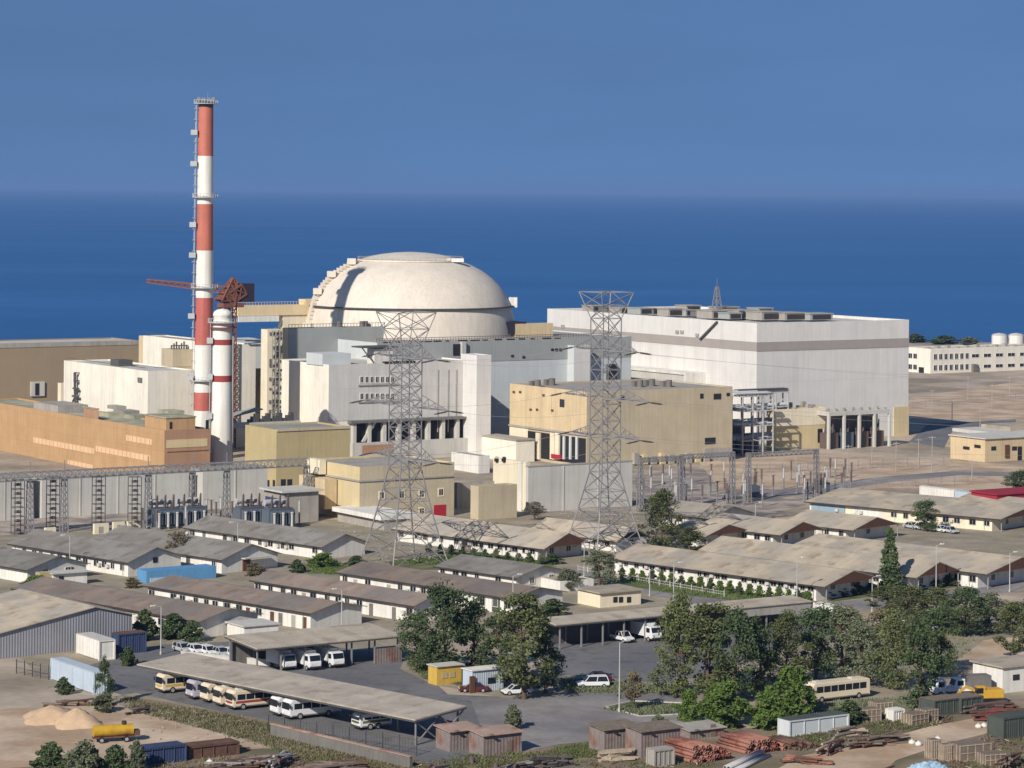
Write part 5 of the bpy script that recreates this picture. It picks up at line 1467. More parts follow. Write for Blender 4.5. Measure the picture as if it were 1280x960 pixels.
# tanker
r = thing('water_tanker', 'yellow tank trailer standing on the sand lot', 'tanker', G(120, 930) + V * .9, TH - R(14))
MB().cyl((0, 0, 1.55), (5.4, 0, 1.55), .78, n=20).build('tank', M['tank_yellow'], r)
MB().cyl((4.2, 0, 2.3), (4.2, 0, 2.75), .35, n=12).build('hatch', M['fascia'], r)
MB().box(-.1, 5.6, -.5, .5, .6, .8).build('chassis', M['rust'], r)
for x in (1.0, 4.4):
    for s_ in (-1, 1): wheel(r, x, s_ * .8, .42, .26)
MB().box(5.45, 6.3, -.6, .6, .75, 1.5).build('engine_box', M['rust'], r)

# ================================================================== VEGETATION
def crown(name, mkey, seed, hgt, rad, lobes, leaves, leaf, base=0.2, cone=False, droop=0.0):
    """leaf-sized faces in clumps spread through an uneven volume; crown from base*hgt to hgt"""
    r = random.Random(seed); vs, fs = [], []
    z0 = hgt * base
    centres = []
    for i in range(lobes):
        if cone:
            t = (i + .5) / lobes; z = z0 + (hgt - z0) * t
            rr_ = rad * (1 - t) ** .6 * (.55 + .45 * r.random()); a = r.uniform(0, 6.283)
            centres.append((rr_ * .75 * math.cos(a), rr_ * .75 * math.sin(a), z, max(.35, rad * .5 * (1 - t) + .25)))
        else:
            a = r.uniform(0, 6.283); t = r.random() ** .8
            prof = math.sin(math.pi * min(1, .14 + .84 * t)) ** .7 * (.72 + .42 * math.sin(a * 3 + seed) * math.sin(t * 7 + seed * 2))
            q = rad * prof * math.sqrt(r.uniform(.15, 1.0)) * r.uniform(.65, 1.12)
            centres.append((q * math.cos(a), q * math.sin(a), z0 + (hgt - z0) * t * (1 + .08 * math.sin(a * 2 + seed)), rad * r.uniform(.13, .29)))
    for (cx, cy, cz, cr) in centres:
        for _ in range(leaves):
            d = Vector((r.gauss(0, 1), r.gauss(0, 1), r.gauss(0, 1))).normalized() * cr * (r.random() ** .45)
            p = Vector((cx + d.x, cy + d.y, cz + d.z * .8 - droop * r.random()))
            if p.z < .05: p.z = .05 + r.random() * .2
            s_ = leaf * r.uniform(.55, 1.3)
            n_ = Vector((r.gauss(0, 1), r.gauss(0, 1), r.gauss(.4, 1))).normalized()
            a1 = n_.orthogonal().normalized(); a1.rotate(Matrix.Rotation(r.uniform(0, 6.28), 3, n_)); a2 = n_.cross(a1)
            k = len(vs); w = s_ * .42
            vs += [p - a1 * s_ * .6, p - a2 * w + a1 * .1 * s_, p + a1 * s_ * .7, p + a2 * w]
            fs.append((k, k + 1, k + 2, k + 3))
    me = bpy.data.meshes.new(name); me.from_pydata([tuple(v) for v in vs], [], fs)
    me.materials.append(M[mkey]); return me, centres
def trunk_mesh(hgt, rad, centres, seed, base=.2, tr=.22):
    r = random.Random(seed); b = MB()
    top = hgt * .72; pts = [Vector((0, 0, -.1))]
    for k in range(1, 6): pts.append(Vector((r.uniform(-.1, .1) * k * .4, r.uniform(-.1, .1) * k * .4, top * k / 5)))
    for k in range(5): b.cyl(pts[k], pts[k + 1], tr * (1 - .15 * k) * (1.25 if k == 0 else 1), tr * (1 - .15 * (k + 1)), 8, cap=False)
    for c in r.sample(centres, min(12, len(centres))):
        q = Vector(c[:3]); k = max(1, min(4, int(q.z / top * 4)))
        m_ = (pts[k] + q) / 2 + Vector((0, 0, -.25))
        b.cyl(pts[k], m_, tr * .42, tr * .28, 6, cap=False); b.cyl(m_, q, tr * .28, tr * .08, 6, cap=False)
    return b.mesh('trunk', M['bark'])
KINDS = {}
def kind(key, mkey, seed, hgt, rad, lobes, leaves, leaf, base=.2, cone=False, tr=.22, droop=0):
    me, cs = crown('crown', mkey, seed, hgt, rad, lobes, leaves, leaf, base, cone, droop)
    KINDS[key] = (me, trunk_mesh(hgt, rad, cs, seed + 1, base, tr), hgt, rad)
kind('euc1', 'leaf_b', 1, 10, 4.2, 69, 97, .25, .14)
kind('euc2', 'leaf_a', 2, 10, 3.8, 62, 97, .25, .12)
kind('euc3', 'leaf_b', 3, 10, 3.4, 57, 94, .25, .10, droop=.5)
kind('tam1', 'leaf_c', 4, 10, 4.0, 62, 94, .25, .08, droop=.5)
kind('tam2', 'leaf_a', 5, 10, 4.6, 73, 87, .25, .08)
kind('cyp', 'leaf_b', 6, 10, 1.9, 64, 64, .34, .06, cone=True)
kind('bare', 'leaf_e', 7, 10, 4.4, 46, 40, .40, .30)
kind('shrub_d', 'leaf_d', 8, 10, 6.5, 70, 90, .62, .0, tr=.4)
kind('shrub_b', 'leaf_b', 9, 10, 6.2, 60, 80, .7, .0, tr=.4)
kind('shrub_c', 'leaf_c', 10, 10, 6.8, 60, 80, .7, .0, tr=.4)
kind('shrub_e', 'leaf_e', 12, 10, 6.8, 56, 66, .7, .0, tr=.4)
rt = random.Random(77)
def plant(key, px, py, ytop, wpx=None, lab='', grp=None, cat='tree', name='tree'):
    cm, tm, h0, r0 = KINDS[key]; P = G(px, py); h = height_at(P, ytop)
    s_ = h / h0
    sx = s_ if wpx is None else (wpx / (F / P.y)) / (2 * r0)
    if key[:3] in ('euc', 'tam'): sx *= 1.28
    elif key[:5] == 'shrub': sx *= 1.22; s_ *= 1.08
    r = thing(name, lab, cat, P, rt.uniform(0, 6.28), grp)
    r.scale = (sx, sx, s_)
    put(tm, 'trunk' if cat == 'tree' else 'stem', r); put(cm, 'crown' if cat == 'tree' else 'foliage', r)
    return r
g1 = 'dark trees between the two carports'
plant('euc1', 520, 838, 768, 62, 'leftmost dark tree of the grove by the small carport', g1)
plant('euc1', 556, 846, 737, 92, 'tallest dark tree of the grove behind the yellow kiosk', g1)
plant('euc3', 592, 842, 752, 62, 'slender dark tree right of the tallest one in the grove', g1)
plant('euc3', 625, 856, 768, 70, 'dark drooping tree behind the white cabin', g1)
plant('euc2', 655, 874, 752, 92, 'broad olive green tree in front of the grove, beside the small white car', g1)
plant('euc3', 682, 866, 782, 50, 'dark tree at the right end of the grove by the asphalt yard', g1)
g2 = 'big trees in front of the long carport'
plant('tam2', 848, 872, 752, 78, 'olive tree at the left of the group hiding the long carport', g2)
plant('euc2', 884, 876, 764, 92, 'broad dark olive tree behind the bright green bush', g2)
plant('euc1', 918, 880, 768, 74, 'dark tree rising from the bright green bush', g2)
plant('euc3', 950, 872, 778, 66, 'dark drooping tree between the bush and thicket', g2)
plant('tam2', 982, 862, 772, 70, 'olive tree above the second bright green bush', g2)
g3 = 'thicket trees on the right'
for key, px, py, yt, w, lab in (
    ('euc1', 1020, 850, 762, 70, 'dark tree at the left end of the right thicket'), ('tam1', 1052, 838, 756, 64, 'grey green tree behind the half hidden bus'),
    ('tam1', 1075, 858, 776, 66, 'grey green drooping tree right of the half hidden bus'), ('bare', 1100, 815, 765, 70, 'dry brownish tree amid the thicket'),
    ('tam2', 1120, 862, 770, 66, 'olive tree in the middle of the thicket front'), ('euc3', 1150, 888, 776, 62, 'tall dark drooping tree at the thicket front beside the white trucks'),
    ('euc1', 1172, 846, 762, 66, 'dark tree behind the white cab trucks'), ('tam2', 1135, 790, 736, 78, 'olive tree behind the thicket near the road'),
    ('euc2', 1170, 782, 738, 70, 'olive tree at the road below the lamp post by the cypress'), ('euc1', 1205, 796, 738, 72, 'dark tree above the sandy clearing'),
    ('tam1', 1235, 790, 742, 66, 'grey green tree at the top right of the thicket'), ('euc2', 1108, 770, 736, 64, 'olive tree just below the cypress'),
    ('euc2', 1266, 824, 758, 54, 'bright olive tree at the right edge behind the white house'), ('bare', 1062, 800, 760, 60, 'dry sparse tree near the white gate shelter'),
    ('euc1', 1295, 800, 742, 60, 'dark tree cut by the right edge')):
    plant(key, px, py, yt, w, lab, g3)
plant('bare', 793, 888, 842, 50, 'small yellowish tree on the traffic island', None)
plant('cyp', 1112, 742, 661, 32, 'lone tall cypress in front of a brown gable', None)
plant('tam2', 826, 686, 618, 64, 'big dark tree right of the right pylon', None)
plant('euc2', 862, 697, 662, 52, 'bushy tree in front of the big dark tree by the pylon', None)
plant('tam1', 749, 733, 688, 50, 'rounded tree standing under the right pylon', None)
plant('euc1', 1156, 664, 627, 44, 'round dark tree on the yellow walled barrack', None)
plant('euc1', 1274, 622, 590, 46, 'dark tree at the right edge by the red shed', None)
plant('bare', 668, 650, 628, 40, 'low brownish tree before the grey yard wall', None)
plant('tam1', 931, 702, 678, 52, 'low olive tree spreading among the tan roofs', None)
plant('bare', 1008, 690, 676, 22, 'tiny dry tree poking above a tan roof', None)
plant('bare', 221, 705, 666, 44, 'bare twiggy tree between two grey roofed barracks', None)
plant('euc3', 131, 882, 824, 26, 'slim dark tree at the corner of the pale blue cabin', None)
plant('euc2', 1062, 640, 624, 12, 'small clipped tree in front of the white panelled barrack end', None)
def bush(key, px, py, yt, w, lab, grp=None):
    return plant(key, px, py, yt, w, lab, grp, 'bush', 'bush')
bush('shrub_d', 905, 908, 862, 84, 'bright green bush in front of the broad olive tree')
bush('shrub_d', 862, 902, 868, 36, 'bright green bush at the left end beside the traffic island')
bush('shrub_d', 960, 912, 872, 60, 'bright green bush left of the grey container')
bush('shrub_d', 992, 896, 842, 66, 'tall bright green bush behind the grey container')
bush('shrub_b', 1062, 904, 880, 50, 'dark bush between the half hidden bus and grey container')
for px, py, yt, w, k, lab in ((182, 800, 768, 34, 'shrub_b', 'dark bush behind the navy container'), (215, 798, 772, 44, 'shrub_b', 'dark bush by the lamp post and nearest brown roofed barrack'),
    (240, 802, 780, 32, 'shrub_b', 'dark bush against the white gable at the left'), (292, 792, 778, 40, 'shrub_e', 'dry bush on the white gable of the nearest barrack'), (46, 735, 722, 44, 'shrub_d', 'green hedge before the leftmost small barrack'),
    (165, 735, 724, 22, 'shrub_e', 'brownish bush before the blue shed'), (404, 708, 694, 46, 'shrub_d', 'green hedge under a grey roofed barrack by the left pylon'), (318, 720, 706, 28, 'shrub_e', 'brown bush by the round topped doorway'),
    (372, 716, 702, 22, 'shrub_b', 'dark bush right of the round topped doorway'), (445, 709, 697, 34, 'shrub_b', 'dark green bush at the left pylon foot'), (80, 868, 850, 24, 'shrub_b', 'dark bush behind the pale blue cabin'),
    (128, 890, 872, 34, 'shrub_c', 'grey green weeds below the slim dark tree'), (160, 832, 812, 26, 'shrub_b', 'dark bush right below the navy container'), (65, 984, 938, 66, 'shrub_b', 'dark bush filling the bottom left corner'),
    (104, 990, 938, 66, 'shrub_c', 'grey green bush at the bottom left'), (142, 988, 941, 50, 'shrub_b', 'dark bush below the yellow tank trailer'), (171, 964, 932, 26, 'shrub_c', 'slender grey green bush right of the tank trailer'),
    (745, 912, 0, 0, '', ''), (823, 918, 898, 26, 'shrub_c', 'round grey bush on top of the middle shacks'), (642, 912, 886, 26, 'shrub_c', 'grey bush behind the rusty roofed shacks'), (690, 705, 694, 30, 'shrub_b', 'dark bush below the dark gable between the pylons'),
    (710, 738, 716, 34, 'shrub_c', 'grey green bush behind the thin flat house'), (690, 770, 752, 40, 'shrub_b', 'dark bush shading the cream flat house'), (1040, 905, 892, 20, 'shrub_c', 'small grey bush behind the grey container end'),
    (1145, 428, 419, 40, 'shrub_b', 'dark shrub on the shore left of the office'), (1180, 430, 421, 44, 'shrub_b', 'dark shrub on the shore behind the office'), (1212, 431, 423, 30, 'shrub_c', 'pale shrub on the shore near the tanks')):
    if k: bush(k, px, py, yt, w, lab)
rr = random.Random(4)
for i in range(20):
    t = i / 19; px = 778 + 232 * t; py = 722 + 32 * t
    bush('shrub_d' if i % 3 else 'shrub_b', px, py + 1.5, py - 10 - 3 * rr.random(), 12 + 3 * rr.random(), 'round clipped shrub in the row along the longest barrack', 'clipped shrubs along the longest barrack')
for i in range(11):
    t = i / 10; px = 536 + 140 * t; py = 690 + 14 * t
    bush('shrub_b' if i % 2 else 'shrub_c', px, py + 1, py - 8 - 3 * rr.random(), 11, 'small shrub in the row before the barracks between the pylons', 'shrubs between the pylons')
for i in range(15):
    t = i / 14; px = 1012 + 265 * t; py = 749 - 27 * t
    bush('shrub_b', px, py, py - 10 - 4 * rr.random(), 30, 'dark hedge bush lining the compound road on the right', 'hedge along the compound road')

# weeds and grass: uncountable
def weeds(name, polys, n_, size, mkey, seed):
    r = random.Random(seed); vs, fs = [], []
    for poly in polys:
        xs = [p[0] for p in poly]; ys = [p[1] for p in poly]; c = 0; tries = 0
        while c < n_ and tries < n_ * 20:
            tries += 1
            x, y = r.uniform(min(xs), max(xs)), r.uniform(min(ys), max(ys)); ins = False; j = len(poly) - 1
            for i in range(len(poly)):
                if (poly[i][1] > y) != (poly[j][1] > y) and x < (poly[j][0] - poly[i][0]) * (y - poly[i][1]) / (poly[j][1] - poly[i][1]) + poly[i][0]: ins = not ins
                j = i
            if not ins: continue
            P = G(x, y); c += 1
            for _ in range(7):
                s_ = size * r.uniform(.5, 1.3); a = r.uniform(0, 6.28); q = P + Vector((r.gauss(0, .5), r.gauss(0, .5), 0))
                tp = q + Vector((math.cos(a) * s_ * .5, math.sin(a) * s_ * .5, s_)); w = Vector((-math.sin(a), math.cos(a), 0)) * s_ * .25
                k = len(vs); vs += [q - w, q + w, tp + w * .4, tp - w * .4]; fs.append((k, k + 1, k + 2, k + 3))
    me = bpy.data.meshes.new(name); me.from_pydata([tuple(v) for v in vs], [], fs); me.materials.append(M[mkey])
    tag(put(me, name), kind='stuff')
weeds('dry_weeds', [[(150, 872), (300, 897), (430, 925), (540, 962), (430, 970), (330, 930), (170, 890)], [(20, 990), (200, 940), (560, 960), (560, 1000)]], 1500, .3, 'leaf_e', 1)
weeds('green_weeds', [[(150, 874), (300, 899), (430, 927), (540, 965), (430, 970), (330, 932), (170, 890)], [(700, 935), (760, 928), (760, 945), (680, 950)], [(510, 830), (560, 838), (640, 864), (540, 852)], [(1000, 915), (1170, 890), (1170, 905), (1010, 935)], [(560, 945), (720, 940), (720, 975), (560, 985)]], 800, .3, 'leaf_a', 2)
weeds('compound_grass', [[(480, 702), (600, 690), (690, 705), (600, 712)], [(770, 724), (1008, 750), (1000, 760), (840, 742)], [(560, 690), (690, 705), (690, 712), (560, 696)], [(380, 705), (480, 712), (470, 720), (390, 718)], [(20, 735), (60, 738), (60, 745), (20, 745)]], 400, .3, 'leaf_d', 3)
weeds('grove_scrub', [[(700, 850), (830, 857), (850, 868), (710, 866)], [(1000, 880), (1160, 870), (1160, 890), (1000, 905)], [(1020, 790), (1250, 750), (1200, 830), (1060, 860)], [(760, 886), (860, 882), (870, 891), (800, 894)]], 700, .35, 'leaf_c', 4)

# ================================================================== LAMP POSTS, POLES, FENCES
def lamp_proto(h):
    r = thing('street_lamp', 'street lamp', 'street lamp', (0, 0, 0), 0)
    MB().cyl((0, 0, 0), (0, 0, h), .11, .07, 10).cyl((0, 0, 0), (0, 0, .5), .18, n=10).build('pole', M['porc_lt'], r)
    MB().beam((0, 0, h - .05), (1.3, 0, h + .25), .09).build('arm', M['porc_lt'], r)
    hd = MB().box(1.0, 1.9, -.18, .18, h + .16, h + .36).build('lamp_head', M['white'], r, bevel=.05)
    MB().box(1.1, 1.8, -.13, .13, h + .10, h + .157).build('lens', M['lampglass'], hd)
    return r
L0 = lamp_proto(8.0); first = True
for px, py, yt, lab in ((201, 818, 756, 'street lamp by the navy container'), (427, 788, 735, 'street lamp before a brown roofed barrack gable'), (641, 770, 718, 'street lamp beside the brown roofed barrack near the cream house'),
    (774, 890, 800, 'street lamp standing on the traffic island'), (87, 716, 668, 'street lamp before the grey roofed barrack with a hole in its gable'), (730, 722, 676, 'street lamp under the right pylon'), (812, 745, 712, 'short street lamp left of the long lawn'),
    (842, 752, 703, 'street lamp at the bend of the compound road'), (996, 757, 697, 'street lamp at the near end of the lawn barrack'), (1090, 765, 720, 'dark lamp at the road before the cypress'), (1170, 740, 680, 'street lamp right of the cypress'),
    (944, 668, 628, 'street lamp among the tan roofs at centre right'), (297, 700, 652, 'street lamp between grey roofed barracks'), (1262, 740, 690, 'street lamp at the right edge over the tan roofs'), (636, 560, 515, 'street lamp in the shade beside the peach building')):
    P = G(px, py); h = height_at(P, yt)
    if first: r = L0; r.location = P; r['label'] = lab; first = False
    else: r = dup(L0, P, None, lab)
    r.scale = (1, 1, h / 8.3); r.rotation_euler = (0, 0, TH + R(180) if px < 640 else TH); r['group'] = 'street lamps'
def polething(px, py, yt, lab, grp):
    P = G(px, py); h = height_at(P, yt); r = thing('utility_pole', lab, 'pole', P, 0, grp)
    MB().cyl((0, 0, 0), (0, 0, h), .14, .09, 8).build('pole', M['conc'], r); MB().beam((-.9, 0, h - .4), (.9, 0, h - .4), .12).build('crossbar', M['conc'], r)
for px, py, yt in ((1060, 590, 556), (1090, 585, 545), (1120, 590, 552), (1148, 585, 548), (1165, 590, 545), (1215, 600, 575), (995, 590, 556), (1190, 530, 500), (1210, 500, 470), (1240, 512, 480), (1165, 515, 487), (1262, 498, 470), (1225, 540, 512)):
    polething(px, py, yt, 'thin pole standing on the open sandy ground at the right', 'thin poles on the sand')
def fence(lab, p0, p1, h, n_, mkey='steel', rails=2, name='fence'):
    A, B = G(*p0), G(*p1); d = B - A; r = thing(name, lab, 'fence', A, math.atan2(d.y, d.x)); Lf = d.length
    b = MB()
    for k in range(rails): b.beam((0, 0, h * (k + 1) / rails - .05), (Lf, 0, h * (k + 1) / rails - .05), .06)
    k = 0.0
    while k < Lf: b.beam((k, 0, .1), (k, 0, h - .05), .03); k += max(.5, Lf / 120)
    b.build('rail', M[mkey], r)
    for k in range(n_ + 1): MB().beam((Lf * k / n_, .08, 0), (Lf * k / n_, .08, h + .25), .12).build('post', M[mkey], r)
fence('wire fence with dark posts before the white minibus', (335, 915), (520, 945), 2.2, 9, 'steel_dk')
fence('wire fence along the sand behind the tan roofs on the right', (1010, 612), (1210, 606), 2.0, 12)
fence('wire fence at the foot of the yellow annex', (930, 592), (1180, 582), 2.2, 16)
fence('wire fence in the sand field before the office', (1140, 510), (1330, 494), 2.0, 12)
fence('pale rail fence by the compound road', (722, 714), (905, 746), 1.0, 14, 'conc_lt')
fence('wire fence on the left yard edge near the pale blue cabin', (20, 842), (60, 850), 2.0, 4, 'steel_dk')
def lowwall(lab, p0, p1, h, m, th=.35, top=None):
    A, B = G(*p0), G(*p1); d = B - A; r = thing('low_wall', lab, 'wall', A, math.atan2(d.y, d.x))
    MB().box(0, d.length, 0, th, 0, h).build('panel', M[m], r); MB().box(-.05, d.length + .05, -.06, th + .06, h + .004, h + .14).build('coping', M[top or m], r)
lowwall('long grey low wall with pinkish top below the bus carport', (338, 920), (512, 962), 1.6, 'conc_dk', .5, 'shackroof')
lowwall('pale low wall curving beside the thicket road', (1095, 768), (1172, 792), 1.0, 'conc_lt')
lowwall('low pale kerb wall beside the cars behind the bus carport', (226, 822), (348, 834), .9, 'conc_lt')

# ================================================================== JUNKYARD
def shack(lab, near, xl, xr, ytop, m='shack', rm='shackroof', L=3.5):
    P, _, W, hh = corner(near[0], near[1], xl, xr, ytop); r = thing('shack', lab, 'shack', P, TH)
    MB().box(0, W, 0, L, 0, hh - .25).build('wall', M[m], r)
    MB().prism([(-.3, -.4, hh - .24), (W + .3, -.4, hh - .24), (W + .3, L + .3, hh + .1), (-.3, L + .3, hh + .1)], (0, 0, .1)).build('roof', M[rm], r)
    MB().box(W * .6, W * .6 + .9, -.06, -.004, 0, 1.8).build('door', M['wood'], r)
    MB().box(W * .1, W * .1 + .5, -.9, -.3, hh - .1, hh + .05).build('roof_plank', M['wood'], r)
    return r
shack('grey shack under the end of the bus carport', (562, 940), 556, 600, 913)
shack('shack with sloping rusty roof right of the bus carport end', (604, 946), 598, 652, 918)
shack('weathered shack left of a dark gap in the middle junkyard', (755, 943), 748, 800, 911, rm='wood')
shack('weathered shack with lilac grey wall beside the red pipes', (801, 948), 796, 850, 913, rm='wood')
shack('low grey shack behind the stacked red pipes', (862, 925), 852, 905, 912, rm='conc')
container('storage_container', 'long pale blue grey container with white end beside the bright bushes', (987, 922), 966, 1060, 901, 'pale_clad', roofm='dkgreen', L=2.4)
container('storage_container', 'dark green container below the white cab trucks', (1168, 896), 1164, 1200, 876, 'dkgreen', roofm='wood', L=3)
container('storage_container', 'dark green container touching the first one, below the yellow machine', (1201, 893), 1198, 1228, 873, 'dkgreen', roofm='wood', L=3)
container('storage_container', 'dark blue container among bushes at the bottom left', (176, 958), 172, 232, 937, 'navy', L=2.6)
container('storage_container', 'rusty low container right of the dark blue one', (236, 950), 232, 298, 934, 'rust', L=2.6)
container('storage_container', 'dark grey container at the right edge of the junkyard', (1254, 925), 1250, 1330, 898, 'dkgreen', L=3)
container('metal_box', 'open grey metal box at the corner of the lilac grey shack', (818, 960), 814, 842, 938, 'conc', L=1.6, cat='box')
container('metal_box', 'small white box in front of the thicket', (1117, 903), 1113, 1130, 888, 'white', L=1.6, cat='box')
def crate(lab, px, py, w, l, h, grp=None):
    r = thing('wooden_crate', lab, 'crate', G(px, py), TH + R(rr.uniform(-12, 12)), grp)
    MB().box(0, w, 0, l, .1, h).build('panel', M['wood'], r)
    b = MB()
    for k in range(5):
        x = w * k / 4; b.box(x - .06, x + .06, -.05, -.004, 0, h + .05); b.box(-.05, -.004, l * k / 4 - .06, l * k / 4 + .06, 0, h + .05)
    for z in (.12, h * .5, h - .08): b.box(-.06, w + .06, -.09, -.055, z - .06, z + .06)
    b.build('slat', M['plank'], r)
for px, py, w, l, h, lab in ((1078, 905, 3, 2, 2.0, 'brown crate beside the small white box'), (1096, 900, 2.6, 2, 2.4, 'tall crate between bush and small white box'), (1140, 908, 3.4, 2, 1.6, 'wide crate left of the dark green containers'),
    (1157, 904, 2.4, 2, 1.8, 'crate touching the dark green container'), (1200, 953, 5, 3, 2.2, 'biggest grey crate on the sand at the bottom right'), (1165, 950, 1.5, 1.5, 2.6, 'tall narrow crate left of the biggest crate'), (1180, 952, 1.2, 1.2, 2.2, 'narrow crate beside the biggest crate'),
    (700, 975, 3.5, 2, 1.2, 'low crate at the bottom middle'), (1232, 958, 3, 2.5, 1.5, 'brown crate at the right of the biggest crate')):
    crate(lab, px, py, w, l, h)
def pipestack(lab, px, py, ln, rows, rad_, m, rz=TH, name='pipe_stack', jitter=.5):
    r = thing(name, lab, 'pipes', G(px, py), rz); q = random.Random(px)
    for k, cnt in enumerate(rows):
        for i in range(cnt):
            x = (i + .5 * (k % 2)) * rad_ * 2.05; z = rad_ + k * rad_ * 1.75; o = q.uniform(-jitter, jitter)
            b = MB(); b.lathe([(rad_ * .72, 0), (rad_, 0), (rad_, ln), (rad_ * .72, ln), (rad_ * .72, 0)], 10)
            b.v = [(x + v[0], o + v[2], z + v[1]) for v in b.v]
            b.build('pipe', M[m], r)
    return r
pipestack('stacked red pipes with their open ends towards the camera', 866, 955, 6.5, (12, 12, 11, 9, 6), .26, 'rustpipe')
pipestack('second stack of red pipes behind and right of the first', 935, 944, 6.5, (12, 12, 10, 8), .26, 'rustpipe')
pipestack('small heap of rusty red pipes by the pale container', 990, 938, 5, (12, 9, 5), .2, 'rust')
pipestack('grey pipes lying on the grass below the red pipes', 905, 965, 12, (4, 2), .25, 'porc_lt', TH - R(60))
def logpile(lab, px, py, n_, ln, m, seed, rz=TH, spread=2.2, hmax=1.3, w=.22, name='timber_pile'):
    r = thing(name, lab, 'pile', G(px, py), rz); q = random.Random(seed); ms = m if isinstance(m, (list, tuple)) else [m]
    for k in range(n_):
        a = q.gauss(0, .16); t = k / n_; x = q.uniform(-spread, spread) * (1 - .5 * t); z = .12 + hmax * t; l2 = ln * q.uniform(.6, 1)
        c, s_ = math.cos(a), math.sin(a); dz = q.uniform(-.15, .15)
        MB().beam((x - c * l2 / 2, -s_ * l2 / 2 + q.uniform(-.8, .8), max(.1, z - dz)), (x + c * l2 / 2, s_ * l2 / 2 + q.uniform(-.8, .8), max(.1, z + dz)), w * q.uniform(.8, 1.6), w).build('beam', M[ms[k % len(ms)]], r)
logpile('stack of pale planks before the middle shacks', 772, 950, 16, 5.0, 'plank', 1, TH - R(10), 1.0, 1.2, .35)
logpile('long pile of brown beams beside the sand track', 1098, 932, 34, 7, ['wood', 'rust', 'wood'], 2, TH, 4, 1.3)
logpile('jumbled brown beams just right of the pale container', 1040, 940, 34, 5, ['rust', 'wood', 'plank'], 3, TH + R(30), 3, 1.2)
logpile('rusty beams lying at the right edge beyond the sand track', 1262, 900, 30, 9, ['rust', 'redroof', 'rust'], 4, TH - R(20), 4, 1.4)
logpile('rusty scrap beams behind the dark green containers', 1235, 890, 22, 7, ['rust', 'scrap'], 5, TH, 3, 1.2)
logpile('tangled scrap beams at the bottom below the dark blue container', 300, 962, 40, 5, ['scrap', 'rust', 'conc'], 6, TH, 5, 1.2)
logpile('tangled scrap at the foot of the long low wall', 350, 958, 30, 4, ['scrap', 'rust', 'porc_lt'], 7, TH + R(40), 4, 1.2)
logpile('grey scrap heap below the rusty roofed shack', 640, 972, 36, 4, ['scrap', 'conc', 'scrap'], 8, TH + R(20), 3.5, 1.6)
logpile('dark scrap heap right of the rusty roofed shack', 690, 962, 34, 4, ['scrap', 'fascia', 'steel_dk'], 9, TH - R(20), 3, 1.7)
logpile('brick red planks at the bottom edge left of the middle shacks', 722, 985, 16, 6, ['rustpipe', 'plank'], 10, TH - R(30), 2, .6)
logpile('brown timber on the sand at the bottom right corner', 1262, 960, 30, 5, ['wood', 'rust'], 11, TH + R(35), 3, 1.6)
logpile('bundle of brown boards left of the blue tarpaulin', 1100, 975, 20, 3.5, ['wood', 'rust'], 12, TH, 2.5, 1.3)
logpile('short rusty bars at the tail of the red pipes', 1010, 955, 22, 4, ['rust', 'rustpipe'], 13, TH - R(40), 2.5, .9)
logpile('dark scrap beams bottom left of the long low wall', 250, 975, 30, 5, ['scrap', 'rust', 'wood'], 14, TH + R(15), 4, 1.0)
logpile('pale broken planks at the bottom centre left', 470, 975, 22, 4, ['plank', 'wood', 'scrap'], 15, TH - R(15), 4, .8)
logpile('small dark timbers by the weedy strip near the first bus', 172, 892, 10, 3, ['wood', 'fascia'], 16, TH, 1.2, .9)
logpile('dark rusty scrap below the bottom containers', 205, 978, 36, 5, ['rust', 'scrap', 'fascia'], 21, TH + R(10), 5, 1.3)
logpile('rusty frames and beams below the low wall at its middle', 420, 966, 34, 5, ['rust', 'scrap', 'wood'], 22, TH - R(35), 4, 1.3)
logpile('grey and brown beams below the carport end brace', 540, 972, 30, 5, ['scrap', 'wood', 'rust'], 23, TH + R(25), 4, 1.1)
logpile('brown beams behind the dark blue container', 270, 940, 20, 5, ['rust', 'wood'], 24, TH, 3, 1.0)
logpile('stacked boards left of the white box by the thicket', 1060, 922, 20, 4.5, ['wood', 'plank', 'scrap'], 25, TH, 2.2, 1.4)
logpile('low dark planks on the sand beside the pale blue cabin', 90, 882, 14, 5, ['wood', 'rust'], 17, TH - R(20), 2.5, .6)
